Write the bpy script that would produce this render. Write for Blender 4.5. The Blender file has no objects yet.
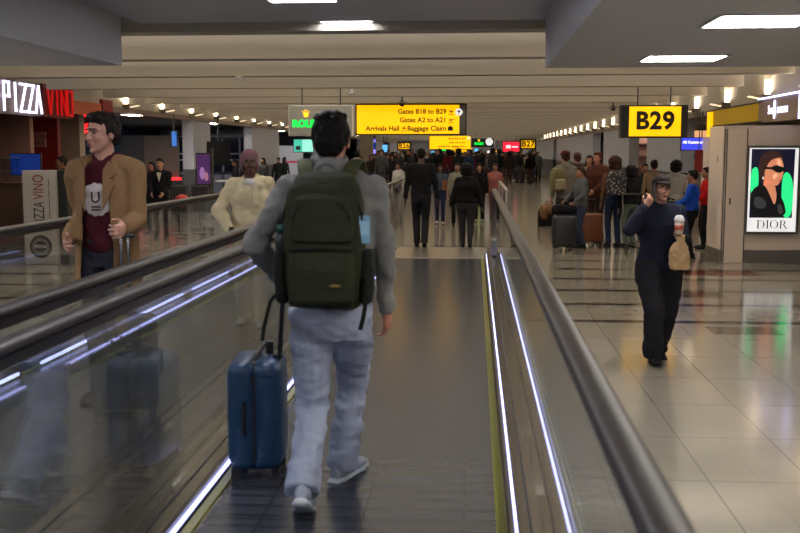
EXPO = 0.38
import bpy, bmesh, math, random
from mathutils import Vector, Matrix, noise, Euler
from mathutils.bvhtree import BVHTree
random.seed(7)
S = bpy.context.scene
COL = S.collection
PI = math.pi
V = Vector
# ---------------------------------------------------------------- camera
F = 1000.0; HC = 1.70
PITCH = math.atan(.1145); YAW = math.atan(.075*math.cos(PITCH))
cd = bpy.data.cameras.new('camera'); cam = bpy.data.objects.new('camera', cd); COL.objects.link(cam)
cam.location = (0, 0, HC); cam.rotation_euler = (PI/2-PITCH, 0, YAW)
cd.sensor_width = 36; cd.lens = 36*F/800; cd.clip_end = 400; cd.clip_start = .05
cd.dof.use_dof = True; cd.dof.focus_distance = 15; cd.dof.aperture_fstop = 4.0
S.camera = cam
CR = Euler((PI/2-PITCH, 0, YAW)).to_matrix()
def ray(px, py): return CR @ V(((px-400)/F, (266.5-py)/F, -1))
def G(px, py, z=0.0):
    d = ray(px, py); t = (z-HC)/d.z; return V((0,0,HC)) + d*t
def PD(px, py, D):
    d = ray(px, py); return V((0,0,HC)) + d*(D/d.y)
def PX(px, py, X):
    d = ray(px, py); return V((0,0,HC)) + d*(X/d.x)
# ---------------------------------------------------------------- materials
MATS = {}
def mat(name, col, rough=.6, metal=0.0, emit=0.0, ecol=None, nz=0.0, nscale=8.0, bump=0.0, bscale=60.0, spec=.5, coat=0):
    if name in MATS: return MATS[name]
    m = bpy.data.materials.new(name); m.use_nodes = True; nt = m.node_tree; b = nt.nodes['Principled BSDF']
    b.inputs['Base Color'].default_value = (*col, 1); b.inputs['Roughness'].default_value = rough
    b.inputs['Metallic'].default_value = metal; b.inputs['Specular IOR Level'].default_value = spec
    b.inputs['Coat Weight'].default_value = coat
    if emit:
        b.inputs['Emission Color'].default_value = (*(ecol or col), 1); b.inputs['Emission Strength'].default_value = emit
    tc = nt.nodes.new('ShaderNodeTexCoord')
    if nz:
        n = nt.nodes.new('ShaderNodeTexNoise'); n.inputs['Scale'].default_value = nscale; n.inputs['Detail'].default_value = 4
        nt.links.new(tc.outputs['Object'], n.inputs['Vector'])
        r = nt.nodes.new('ShaderNodeMapRange'); r.inputs[3].default_value = 1-nz; r.inputs[4].default_value = 1+nz
        nt.links.new(n.outputs[0], r.inputs[0])
        mx = nt.nodes.new('ShaderNodeMix'); mx.data_type = 'RGBA'; mx.blend_type = 'MULTIPLY'; mx.inputs[0].default_value = 1
        mx.inputs[6].default_value = (*col, 1); nt.links.new(r.outputs[0], mx.inputs[7]); nt.links.new(mx.outputs[2], b.inputs['Base Color'])
    if bump:
        n2 = nt.nodes.new('ShaderNodeTexNoise'); n2.inputs['Scale'].default_value = bscale; n2.inputs['Detail'].default_value = 5
        nt.links.new(tc.outputs['Object'], n2.inputs['Vector'])
        bp = nt.nodes.new('ShaderNodeBump'); bp.inputs['Strength'].default_value = bump; bp.inputs['Distance'].default_value = .02
        nt.links.new(n2.outputs[0], bp.inputs['Height']); nt.links.new(bp.outputs[0], b.inputs['Normal'])
    MATS[name] = m; return m
def sr(r, g, b):  # 8-bit sRGB to linear
    return tuple(((c/255+.055)/1.055)**2.4 if c > 10 else c/255/12.92 for c in (r, g, b))
def cloth(name, rgb, bump=.25, rough=.9, nz=.12, bscale=70): return mat(name, sr(*rgb), rough=rough, nz=nz, nscale=9, bump=bump, bscale=bscale, spec=.15)
def glow(name, rgb, e): return mat(name, sr(*rgb), rough=.5, emit=e)
M = dict(
 paint=mat('ceiling_paint', sr(176,170,160), .8, nz=.03, nscale=2), beam=mat('beam_paint', sr(182,174,160), .75, nz=.03, nscale=2),
 soffit=mat('soffit_paint', sr(205,205,208), .8), wallgrey=mat('wall_panel_grey', sr(164,166,178), .55, nz=.03, nscale=1.5),
 wains=mat('wainscot_dark', sr(58,56,58), .4), fascia=mat('fascia_bronze', sr(128,112,104), .5),
 steel=mat('brushed_steel', sr(176,172,166), .32, 1, nz=.08, nscale=3), dsteel=mat('dark_steel', sr(84,80,76), .3, 1, nz=.06),
 deck=mat('deck_bronze', sr(100,91,80), .22, 1, nz=.1, nscale=4), rubber=mat('handrail_rubber', sr(54,49,46), .42, .0, spec=.4),
 black=mat('matte_black', sr(22,22,24), .5), dark=mat('dark_grey', sr(45,44,46), .5), white=mat('white_plastic', sr(215,215,215), .45),
 yellow=mat('safety_yellow', sr(120,118,20), .5), beige=mat('beige_panel', sr(228,212,198), .4, nz=.03),
 signblack=mat('sign_text_black', (.01,.008,.002), .6), alu=mat('aluminium_frame', sr(120,118,112), .35, .8),
 wood=mat('kiosk_wood', sr(72,48,36), .5, nz=.25, nscale=6), pinkwood=mat('pink_wood_panel', sr(150,110,98), .55, nz=.1, nscale=4),
 red=mat('red_panel', sr(120,16,14), .45), orange=mat('orange_panel', sr(190,84,32), .5), blue=mat('blue_wall', sr(22,44,72), .5),
 chrome=mat('chrome', sr(200,200,205), .12, 1),
 led=glow('led_strip_light', (180,184,255), 2.4), lampc=glow('panel_light_cool', (246,246,255), 38.0), lamp=glow('panel_light', (255,250,242), 26.0), warm=glow('warm_wall_patch_glow', (255,232,190), 3.2), warmdim=glow('lamplit_reflector_glow', (255,230,190), .8),
 ysign=glow('yellow_backlit_sign', (255,190,0), .80), lightbox=mat('light_box_grey', sr(150,150,144), .5), wglow=glow('white_letter_light', (225,225,255), 1.5), rglow=glow('red_letter_light', (190,8,12), .5),
 rneon=glow('red_neon', (255,30,35), 3.0), gglow=glow('green_letter_light', (0,225,70), 1.2), cglow=glow('gold_crown_light', (255,190,20), 1.3),
 teal=glow('teal_screen', (60,170,150), .8), tealw=glow('pale_teal_screen', (130,205,190), .9), bscr=glow('blue_screen', (50,60,200), 1.1), bscr2=glow('deep_blue_screen', (10,50,120), .7),
 lblue=glow('light_blue_screen', (90,170,220), .9),
 redsign=glow('red_backlit_sign', (225,30,55), 1.1), whites=glow('white_backlit', (228,228,228), .7), ledpur=glow('violet_edge_light', (190,190,255), 3.0),
)
def node_mat(name):
    m = bpy.data.materials.new(name); m.use_nodes = True; MATS[name] = m
    return m, m.node_tree, m.node_tree.nodes['Principled BSDF']
def N(nt, t, **k):
    n = nt.nodes.new(t)
    for a, b in k.items(): setattr(n, a, b)
    return n
def math_(nt, op, a, b=None, c=None):
    n = nt.nodes.new('ShaderNodeMath'); n.operation = op
    for i, v in enumerate((a, b, c)):
        if v is None: continue
        if isinstance(v, (int, float)): n.inputs[i].default_value = v
        else: nt.links.new(v, n.inputs[i])
    return n.outputs[0]
def line_mask(nt, v, period, width, off=0.0):
    a = math_(nt, 'SUBTRACT', v, off-1000*period)
    return math_(nt, 'LESS_THAN', math_(nt, 'MODULO', a, period), width)
# floor
m, nt, b = node_mat('polished_floor_tile')
g = N(nt, 'ShaderNodeNewGeometry'); sx = N(nt, 'ShaderNodeSeparateXYZ'); nt.links.new(g.outputs['Position'], sx.inputs[0])
X_, Y_ = sx.outputs[0], sx.outputs[1]
l1 = line_mask(nt, X_, .532, .007, .16); l2 = line_mask(nt, X_, .532, .004, .426)
l3 = line_mask(nt, Y_, .81, .008, 5.95); l4 = line_mask(nt, Y_, .2025, .004, 5.95)
ln = math_(nt, 'MAXIMUM', math_(nt, 'MAXIMUM', l1, l3), math_(nt, 'MULTIPLY', math_(nt, 'MAXIMUM', l2, l4), .35))
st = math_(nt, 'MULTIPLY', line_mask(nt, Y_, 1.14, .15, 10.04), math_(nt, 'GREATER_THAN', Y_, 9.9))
nz = N(nt, 'ShaderNodeTexNoise'); nz.inputs['Scale'].default_value = 1.7; nt.links.new(g.outputs['Position'], nz.inputs['Vector'])
cr = N(nt, 'ShaderNodeMix', data_type='RGBA'); cr.inputs[6].default_value = (*sr(136,129,118), 1); cr.inputs[7].default_value = (*sr(154,147,135), 1); nt.links.new(nz.outputs[0], cr.inputs[0])
c2 = N(nt, 'ShaderNodeMix', data_type='RGBA'); nt.links.new(math_(nt, 'MULTIPLY', ln, .55), c2.inputs[0]); nt.links.new(cr.outputs[2], c2.inputs[6]); c2.inputs[7].default_value = (*sr(60,52,44), 1)
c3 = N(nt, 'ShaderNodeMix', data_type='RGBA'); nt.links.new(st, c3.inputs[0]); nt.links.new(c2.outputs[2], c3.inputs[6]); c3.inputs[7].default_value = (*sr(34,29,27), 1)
nt.links.new(c3.outputs[2], b.inputs['Base Color'])
n2 = N(nt, 'ShaderNodeTexNoise'); n2.inputs['Scale'].default_value = 5; n2.inputs['Detail'].default_value = 3; nt.links.new(g.outputs['Position'], n2.inputs['Vector'])
bp = N(nt, 'ShaderNodeBump'); bp.inputs['Strength'].default_value = .04; bp.inputs['Distance'].default_value = .02; nt.links.new(n2.outputs[0], bp.inputs['Height']); nt.links.new(bp.outputs[0], b.inputs['Normal'])
b.inputs['Roughness'].default_value = .13; b.inputs['Specular IOR Level'].default_value = .55; M['floor'] = m
# pallet belt
m, nt, b = node_mat('walkway_pallet_metal')
g = N(nt, 'ShaderNodeNewGeometry'); sx = N(nt, 'ShaderNodeSeparateXYZ'); nt.links.new(g.outputs['Position'], sx.inputs[0]); X_, Y_ = sx.outputs[0], sx.outputs[1]
l1 = line_mask(nt, Y_, .4, .018, .0); l2 = line_mask(nt, Y_, .1333, .042, .03); l3 = line_mask(nt, X_, .47, .009, -.51)
rib = line_mask(nt, X_, .016, .007)
ln = math_(nt, 'MAXIMUM', math_(nt, 'MAXIMUM', l1, l3), math_(nt, 'MULTIPLY', l2, .5))
c = N(nt, 'ShaderNodeMix', data_type='RGBA'); nt.links.new(math_(nt, 'MULTIPLY', ln, .75), c.inputs[0]); c.inputs[6].default_value = (*sr(62,65,73), 1); c.inputs[7].default_value = (*sr(12,13,17), 1)
nt.links.new(c.outputs[2], b.inputs['Base Color']); b.inputs['Metallic'].default_value = .0; b.inputs['Roughness'].default_value = .22; b.inputs['Specular IOR Level'].default_value = .2
n2 = N(nt, 'ShaderNodeTexNoise'); n2.inputs['Scale'].default_value = 9; nt.links.new(g.outputs['Position'], n2.inputs['Vector'])
bp = N(nt, 'ShaderNodeBump'); bp.inputs['Strength'].default_value = .15; bp.inputs['Distance'].default_value = .01
hh = math_(nt, 'ADD', math_(nt, 'MULTIPLY', l2, .5), n2.outputs[0]); nt.links.new(hh, bp.inputs['Height']); nt.links.new(bp.outputs[0], b.inputs['Normal']); M['pallet'] = m
# glass
m = bpy.data.materials.new('balustrade_glass'); m.use_nodes = True; nt = m.node_tree; nt.nodes.clear()
o = N(nt, 'ShaderNodeOutputMaterial'); mx = N(nt, 'ShaderNodeMixShader'); tr = N(nt, 'ShaderNodeBsdfTransparent'); gl = N(nt, 'ShaderNodeBsdfGlossy')
tr.inputs[0].default_value = (.93, .95, .95, 1); gl.inputs['Roughness'].default_value = .015; gl.inputs[0].default_value = (.95, .97, 1, 1)
lw = N(nt, 'ShaderNodeLayerWeight'); lw.inputs[0].default_value = .5
f = math_(nt, 'ADD', math_(nt, 'MULTIPLY', math_(nt, 'POWER', lw.outputs['Facing'], 4.0), .72), .05)
nt.links.new(f, mx.inputs[0]); nt.links.new(tr.outputs[0], mx.inputs[1]); nt.links.new(gl.outputs[0], mx.inputs[2]); nt.links.new(mx.outputs[0], o.inputs[0]); M['glass'] = m
# ---------------------------------------------------------------- object helpers
def link(name, me, mt=None, parent=None, loc=None):
    o = bpy.data.objects.new(name, me); COL.objects.link(o)
    if mt is not None and me is not None and hasattr(me, 'materials'):
        me.materials.clear(); me.materials.append(M[mt] if isinstance(mt, str) else mt)
    if parent: o.parent = parent
    if loc: o.location = loc
    return o
def tag(o, label, cat=None, group=None, kind=None):
    if label: o['label'] = label
    if cat: o['category'] = cat
    if group: o['group'] = group
    if kind: o['kind'] = kind
    return o
def struct(o): o['kind'] = 'structure'; return o
def thing(name, label, cat, loc=(0,0,0), rz=0, group=None):
    o = bpy.data.objects.new(name, None); COL.objects.link(o); o.location = loc; o.rotation_euler = (0,0,rz); o.empty_display_size = .1
    return tag(o, label, cat, group)
class MB:
    def __init__(s): s.v = []; s.f = []
    def add(s, vs, fs):
        k = len(s.v); s.v += [tuple(v) for v in vs]; s.f += [tuple(i+k for i in f) for f in fs]; return s
    def box(s, x0, x1, y0, y1, z0, z1):
        return s.add([(x,y,z) for z in (z0,z1) for y in (y0,y1) for x in (x0,x1)], [(0,2,3,1),(4,5,7,6),(0,1,5,4),(2,6,7,3),(0,4,6,2),(1,3,7,5)])
    def rings(s, rs, closed=True):
        n = len(rs[0]); vs = [p for r in rs for p in r]; fs = []
        for i in range(len(rs)-1):
            for j in range(n):
                a = i*n+j; b_ = i*n+(j+1) % n; fs.append((a, b_, b_+n, a+n))
        if closed: fs.append(tuple(range(n-1,-1,-1))); fs.append(tuple(range((len(rs)-1)*n, len(rs)*n)))
        return s.add(vs, fs)
    def loft(s, secs, n=16, ux=V((1,0,0)), uy=None):   # secs: (center, a, b)
        rs = []
        for i, (c, a, b_) in enumerate(secs):
            c = V(c); p = V(secs[max(i-1,0)][0]); q = V(secs[min(i+1,len(secs)-1)][0]); d = (q-p)
            d = d.normalized() if d.length > 1e-6 else V((0,0,1))
            x = (ux-d*ux.dot(d)); x = x.normalized() if x.length > 1e-3 else d.orthogonal().normalized(); y = d.cross(x)
            rs.append([c+x*(a*math.cos(t*2*PI/n))+y*(b_*math.sin(t*2*PI/n)) for t in range(n)])
        return s.rings(rs)
    def cap(s, p0, p1, r0, r1, n=12, ux=V((1,0,0))):
        p0 = V(p0); p1 = V(p1); d = (p1-p0)
        if d.length < 1e-6: return s.ell(p0, (r0,r0,r0))
        d.normalize(); secs = []
        for k in (0, .35, .7, .93): a = k*PI/2; secs.insert(0, (p0-d*r0*math.sin(a), r0*math.cos(a), r0*math.cos(a)))
        for k in (0, .35, .7, .93): a = k*PI/2; secs.append((p1+d*r1*math.sin(a), r1*math.cos(a), r1*math.cos(a)))
        return s.loft(secs, n, ux)
    def ell(s, c, r, rot=None, n=14, h=9):
        c = V(c); vs = []; rs = []
        for i in range(h):
            ph = -PI/2+PI*(i+.5)/h; ring = []
            for j in range(n):
                t = 2*PI*j/n; p = V((r[0]*math.cos(ph)*math.cos(t), r[1]*math.cos(ph)*math.sin(t), r[2]*math.sin(ph)))
                if rot: p = rot @ p
                ring.append(c+p)
            rs.append(ring)
        return s.rings(rs)
    def prism(s, pts, d0, d1, fn):   # pts 2D, fn(u,v,d)->xyz
        n = len(pts); vs = [fn(u,v,d) for d in (d0,d1) for u,v in pts]
        return s.add(vs, [tuple(range(n-1,-1,-1)), tuple(range(n,2*n))]+[(i,(i+1)%n,n+(i+1)%n,n+i) for i in range(n)])
    def mesh(s, name='m', smooth=False):
        me = bpy.data.meshes.new(name); me.from_pydata(s.v, [], s.f); me.validate()
        bm = bmesh.new(); bm.from_mesh(me); bmesh.ops.recalc_face_normals(bm, faces=bm.faces); bm.to_mesh(me); bm.free()
        if smooth: me.shade_smooth()
        return me
    def obj(s, name, mt, parent=None, smooth=False, loc=None, bev=0):
        me = s.mesh(name, smooth)
        o = link(name, me, mt, parent, loc)
        if bev:
            b_ = o.modifiers.new('b', 'BEVEL'); b_.width = bev; b_.segments = 3; b_.limit_method = 'ANGLE'
        return o
def bx(name, mt, x0, x1, y0, y1, z0, z1, parent=None, bev=0):
    return MB().box(x0,x1,y0,y1,z0,z1).obj(name, mt, parent, bev=bev)
def sweep(path, prof, closed=True):  # path in a YZ plane: list of (x,y,z); prof: list of (dx, dn)
    rs = []
    for i, p in enumerate(path):
        p = V(p); a = V(path[max(i-1,0)]); b_ = V(path[min(i+1,len(path)-1)]); d = (b_-a).normalized(); n_ = V((1,0,0)).cross(d).normalized()
        if i == 0 : n0 = n_
        rs.append([p+V((1,0,0))*u+n_*w for u, w in prof])
    return MB().rings(rs)
def text(body, size, mt, parent=None, name='lettering', mtx=Matrix(), ext=.002, align='CENTER', bold=0, sx=1.0, spacing=1.0):
    cu = bpy.data.curves.new('t', 'FONT'); cu.body = body; cu.size = size; cu.extrude = ext; cu.align_x = align; cu.align_y = 'CENTER'; cu.offset = bold; cu.space_character = spacing; cu.resolution_u = 3
    o = bpy.data.objects.new('t', cu); COL.objects.link(o); dg = bpy.context.evaluated_depsgraph_get(); dg.update()
    me = bpy.data.meshes.new_from_object(o.evaluated_get(dg)); bpy.data.objects.remove(o)
    me.transform(Matrix.Diagonal((sx,1,1,1))); me.transform(mtx)
    return link(name, me, mt, parent)
def face_cam(x, y, z, rz=0):   # text facing -Y
    return Matrix.Translation((x,y,z)) @ Matrix.Rotation(rz,4,'Z') @ Matrix.Rotation(PI/2,4,'X')
def area(name, loc, size, energy, col=(1,1,1), rot=(0,0,0), sizey=None, spread=PI):
    l = bpy.data.lights.new(name, 'AREA'); l.energy = energy; l.color = col; l.size = size; l.spread = spread
    if sizey: l.shape = 'RECTANGLE'; l.size_y = sizey
    o = bpy.data.objects.new(name, l); COL.objects.link(o); o.location = loc; o.rotation_euler = rot; return o
# ================================================================ people
def ik(a, t, l1, l2, pole):
    a = V(a); t = V(t); d = t-a; L = d.length; mx = (l1+l2)*.998
    if L > mx: t = a+d*(mx/L); d = t-a; L = mx
    L = max(L, abs(l1-l2)+.01); u = d.normalized(); x = (l1*l1-l2*l2+L*L)/(2*L); h = math.sqrt(max(l1*l1-x*x, 0))
    pole = V(pole); p = pole-u*pole.dot(u); p = p.normalized() if p.length > 1e-4 else u.orthogonal()
    return a+u*x+p*h, t
def remesh(mb, vox, smooth=2, fold=None, sm_f=.5):
    me = mb.mesh(); o = bpy.data.objects.new('tmp', me); COL.objects.link(o)
    r = o.modifiers.new('r', 'REMESH'); r.mode = 'VOXEL'; r.voxel_size = vox; r.use_smooth_shade = True
    if smooth: s_ = o.modifiers.new('s', 'SMOOTH'); s_.factor = sm_f; s_.iterations = smooth
    dg = bpy.context.evaluated_depsgraph_get(); dg.update(); out = bpy.data.meshes.new_from_object(o.evaluated_get(dg)); bpy.data.objects.remove(o); bpy.data.meshes.remove(me)
    if fold:
        amp, fx, fz = fold
        co = [v.co+v.normal*amp*(noise.noise(V((v.co.x*fx, v.co.y*fx, v.co.z*fz)))+.5*noise.noise(V((v.co.x*fx*2.3+9, v.co.y*fx*2.3, v.co.z*fz*2.1)))) for v in out.vertices]
        for v, c in zip(out.vertices, co): v.co = c
    out.shade_smooth(); return out
def hand(mb, W, d, n, side, s, curl=.5, simple=False):
    W = V(W); d = V(d).normalized(); n = V(n); n = (n-d*n.dot(d)).normalized(); x = d.cross(n)*side   # x: towards the thumb
    if simple:
        mb.loft([(W-d*.02*s,.022*s,.02*s),(W+d*.03*s,.036*s,.02*s),(W+d*.09*s,.038*s,.018*s),(W+d*.15*s,.02*s,.014*s)], 8, x); mb.cap(W+x*.03*s+d*.02*s, W+x*.055*s+d*.07*s, .012*s, .009*s, 6); return
    mb.loft([(W-d*.02*s,.026*s,.022*s),(W+d*.01*s,.03*s,.02*s),(W+d*.05*s,.043*s,.017*s),(W+d*.085*s,.044*s,.015*s),(W+d*.098*s,.036*s,.010*s)], 14, x)
    for k, (off, L) in enumerate(((.033,.072),(.011,.082),(-.011,.076),(-.033,.060))):
        p = W+d*(.088-abs(off)*.15)*s+x*off*s; r = .0088*s; a = curl*.5
        for seg, fr in enumerate((.45,.32,.25)):
            a2 = a; dd = d*math.cos(a2)+n*math.sin(a2)+x*off*.9; q = p+dd.normalized()*L*fr*s; mb.cap(p, q, r, r*.9, 8); p = q; r *= .9; a += curl*(.9 if seg == 0 else .7)
    p = W+x*.028*s+d*.022*s; q = p+(x*.75+d*.75+n*.35).normalized()*.045*s; r_ = q+(x*.15+d*.9+n*.55*max(curl,.3)).normalized()*.036*s
    mb.cap(p, q, .014*s, .0115*s, 8); mb.cap(q, r_, .011*s, .0085*s, 8)
def head(mb, T, s, female=False):
    def e(c, r): mb.ell(T @ V(c)*1.0, [k*s for k in r], T.to_3x3().normalized())
    def P(c): return T @ V(c)
    j = .9 if female else 1
    e((0,-.012,.03),(.075,.096,.09)); e((0,.018,-.03),(.061*j,.073,.083)); e((0,.033,-.075),(.044*j,.05,.038)); e((0,.072,-.097),(.02*j,.018,.016))
    mb.cap(P((0,.09,.012)), P((0,.113,-.026)), .007*s, .011*s, 8)
    for q in (-1,1):
        e((q*.010,.101,-.030),(.008,.010,.008)); e((q*.034,.062,-.022),(.026,.026,.028)); e((q*.076,-.006,-.004),(.009,.019,.031)); mb.cap(P((q*.012,.088,.029)), P((q*.046,.072,.027)), .009*s, .009*s, 8)
    e((0,.088,-.06),(.024,.011,.014))
def face_parts(T, s, root, hairmat, lipmat='lip_dark_rose', hair=True, glasses=False):
    R_ = T.to_3x3().normalized()
    for q in (-1,1):
        e_ = MB().ell(T @ V((q*.031,.0765,.008)), [.0125*s,.0105*s,.0065*s], R_, 10, 7).obj('eye', mat('eye_white', sr(120,112,106), .4), root, True)
        MB().ell(T @ V((q*.031,.0845,.008)), [.0058*s,.004*s,.0058*s], R_, 8, 6).obj('iris', mat('iris_dark', sr(35,26,20), .3), e_, True)
        MB().cap(T @ V((q*.014,.099,.028)), T @ V((q*.047,.083,.03)), .0045*s, .003*s, 6).obj('eyebrow', hairmat, root, True)
    mb = MB(); mb.ell(T @ V((0,.099,-.056)), [.021*s,.006*s,.0045*s], R_); mb.ell(T @ V((0,.098,-.064)), [.019*s,.006*s,.0055*s], R_)
    mb.obj('lips', mat(lipmat, sr(120,62,56), .45), root, True)
def hairmesh(kind, T, s, vox, female=False):
    mb = MB(); R_ = T.to_3x3().normalized()
    def e(c, r): mb.ell(T @ V(c), [k*s for k in r], R_)
    def c_(a, b_, r0, r1): mb.cap(T @ V(a), T @ V(b_), r0*s, r1*s)
    if kind in ('short', 'quiff', 'long', 'bun', 'pony'):
        e((0,-.024,.045),(.083,.098,.088)); e((0,-.062,-.005),(.072,.052,.07)); e((0,.026,.088),(.066,.062,.036))
        for q in (-1,1): e((q*.066,-.02,.025),(.02,.045,.045)); e((q*.068,.012,.03),(.013,.016,.035))
    if kind == 'quiff':
        e((.0,.045,.100),(.058,.042,.03)); e((-.012,.02,.110),(.05,.05,.028)); e((.022,-.01,.110),(.05,.05,.026)); e((-.02,-.05,.10),(.05,.05,.03))
    if kind == 'long':
        for q in (-1,1): c_((q*.07,-.02,0), (q*.08,-.0,-.22), .03, .028)
        c_((0,-.07,0), (0,-.09,-.24), .065, .06); c_((-.05,-.06,0), (-.05,-.075,-.24), .04, .035); c_((.05,-.06,0), (.05,-.075,-.24), .04, .035)
    if kind == 'bun': e((0,-.10,.1),(.04,.04,.04))
    if kind == 'pony': e((0,-.12,.06),(.03,.03,.03)); c_((0,-.13,.05), (0,-.14,-.14), .028, .014)
    if kind == 'afro': e((0,-.03,.06),(.135,.125,.12)); e((-.07,-.04,-.02),(.06,.07,.08)); e((.07,-.04,-.02),(.06,.07,.08)); e((0,-.08,-.03),(.09,.06,.09))
    if kind == 'buzz': e((0,-.018,.037),(.0785,.099,.089)); e((0,-.055,-.0),(.07,.056,.07))
    amp = {'afro': .018, 'quiff': .007, 'buzz': .001}.get(kind, .006)
    return remesh(mb, vox, 1, (amp*s, 30, 26))
def person(name, label, loc, rz, H=1.75, cat='person', top=(60,60,60), pants=(30,30,35), skin=(150,110,90), hair='short', hairc=(20,16,14), shoes=(30,30,30),
           bulk=1.0, legw=1.0, hem=.86, fem=False, footL=(-.1,0,0,0), footR=(.1,0,0,0), handL=None, handR=None, elbL=(-.5,-.8,0), elbR=(.5,-.8,0), nL=None, nR=None,
           hy=0, hp=0, lean=0.0, drop=.0, vox=.014, bvox=None, det=False, curlL=.5, curlR=.5, collar='hood', extra=None, group=None, hip=1.0, fold=(.010,9,14), toes=None, sleeve=1.0, cuff=1.0, shoe_sole=None, scarf=None, capc=None, short=False, arms=True, mats=None, pelv=0.0):
    s = H/1.75; root = thing(name, label, cat, loc, rz, group)
    bvox = bvox or vox
    def q(p): return V((p[0]*s, p[1]*s, p[2]*s))
    def tz(z): return lean*max(0, z-.95)      # forward shift of the upper body with height
    pz = .93-drop
    sh = .172 if fem else .192
    hipc = V((pelv,0,0))
    HL = q((-.09*hip+pelv,0,pz)); HR = q((.09*hip+pelv,0,pz))
    legs = []
    for hp_, ft in ((HL, footL), (HR, footR)):
        pitch = ft[4] if len(ft) > 4 else 0
        ank = q((ft[0], ft[1], ft[2]+.085)); k, ank = ik(hp_, ank, .435*s, .425*s, (math.sin(-ft[3])*.3, 1, 0)); legs.append((hp_, k, ank, ft[3], pitch))
    SL = q((-sh, tz(1.42), 1.415)); SR = q((sh, tz(1.42), 1.415))
    hL = q(handL) if handL else q((-sh-.08, tz(1)+.05, .86)); hR = q(handR) if handR else q((sh+.08, tz(1)+.02, .86))
    eL, hL = ik(SL, hL, .29*s, .26*s, elbL); eR, hR = ik(SR, hR, .29*s, .26*s, elbR)
    HC_ = q((0, tz(1.63)+.02, 1.625)); T = Matrix.Translation(HC_) @ Matrix.Rotation(hy,4,'Z') @ Matrix.Rotation(hp,4,'X') @ Matrix.Scale(s,4)
    # ---- continuous body
    mb = MB(); head(mb, T, s, fem)
    mb.loft([(q((0,tz(1.45)-.01,1.42)),.075*s,.07*s),(q((0,tz(1.5),1.49)),.056*s,.058*s),(HC_+V((0,-.012*s,-.05*s)),.054*s,.058*s)], 14)
    kk = .82
    mb.loft([(q((pelv,0,pz-.06)),.12*s,.08*s),(q((pelv,0,pz+.05)),.13*s,.09*s),(q((0,tz(1.15),1.15)),.11*s,.085*s),(q((0,tz(1.32),1.32)),.14*s,.095*s),(q((0,tz(1.42),1.42)),.13*s,.07*s),(q((0,tz(1.47),1.47)),.06*s,.055*s)], 16)
    for (h_, k, a, yw, pt) in legs: mb.loft([(h_,.062*s,.062*s),(k,.045*s,.045*s),(k+(a-k)*.3,.043*s,.043*s),(a,.03*s,.03*s),(a-V((0,0,.05*s)),.03*s,.035*s)], 10)
    for (S_, e_, h_, sd, nn, cu) in ((SL,eL,hL,-1,nL,curlL),(SR,eR,hR,1,nR,curlR)):
        mb.loft([(V((S_.x*.5,S_.y,S_.z)),.05*s,.05*s),(S_,.045*s,.045*s),(e_,.035*s,.035*s),(e_+(h_-e_)*.35,.034*s,.034*s),(h_,.024*s,.024*s)], 10, V((0,1,0)))
        hand(mb, h_, h_-e_, nn or (-sd,0,0), -sd if False else (1 if sd>0 else -1)*(1), s, cu, not det)
    bm_ = remesh(mb, bvox, 2, None, .4)
    hm = cloth('hair_%d_%d_%d' % hairc, hairc, .5, .6, .3)
    link('body', bm_, mat('skin_%d_%d_%d' % skin, sr(*skin), .5, nz=.06, nscale=25, bump=.05), root)
    if det: face_parts(T, s, root, hm)
    if hair: link('hair', hairmesh(hair, T, s, min(bvox*1.2, .016), fem), hm, root)
    if scarf:
        mb = MB(); R_ = T.to_3x3().normalized(); mb.ell(T @ V((0,-.025,.05)), [.092*s,.108*s,.098*s], R_); mb.ell(T @ V((0,-.06,-.03)), [.085*s,.06*s,.085*s], R_)
        for k in (-1,1): mb.ell(T @ V((k*.07,-.02,-.01)), [.02*s,.05*s,.07*s], R_)
        link('headscarf', remesh(mb, bvox, 2, (.006*s,20,20)), cloth('headscarf_fabric_%d' % scarf[0], scarf), root)
    if capc:
        mb = MB(); R_ = T.to_3x3().normalized(); mb.ell(T @ V((0,-.014,.076)), [.086*s,.106*s,.066*s], R_)
        mb.loft([(T @ V((0,.06,.060)),.075*s,.010*s),(T @ V((0,.12,.056)),.066*s,.007*s),(T @ V((0,.165,.044)),.03*s,.005*s)], 14, R_ @ V((1,0,0)))
        link('baseball_cap', remesh(mb, bvox, 2), cloth('cap_fabric_%d' % capc[0], capc), root)
    # ---- trousers
    mb = MB(); w = legw
    mb.loft([(q((pelv,0,pz-.10)),.155*hip*s,.11*s),(q((pelv,-.01,pz-.0)),.172*hip*s,.125*s),(q((pelv,0,pz+.12)),.15*s,.11*s)], 18)
    for (h_, k, a, yw, pt) in legs:
        mb.loft([(h_+V((0,0,.03*s)),.088*hip*w*s,.1*w*s),(h_+(k-h_)*.35,.086*w*s,.092*w*s),(k,.066*w*s,.07*w*s),(k+(a-k)*.4,.064*w*s,.066*w*s),(k+(a-k)*.8,.058*w*cuff*s,.06*w*cuff*s),(a+(a-k).normalized()*(.02 if not short else -.06)*s,.06*w*cuff*s,.063*w*cuff*s)], 14)
    link('trousers', remesh(mb, vox, 2, (fold[0]*.8*s, fold[1], fold[2]*1.3)), cloth('trousers_%d_%d_%d' % pants, pants), root)
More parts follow.
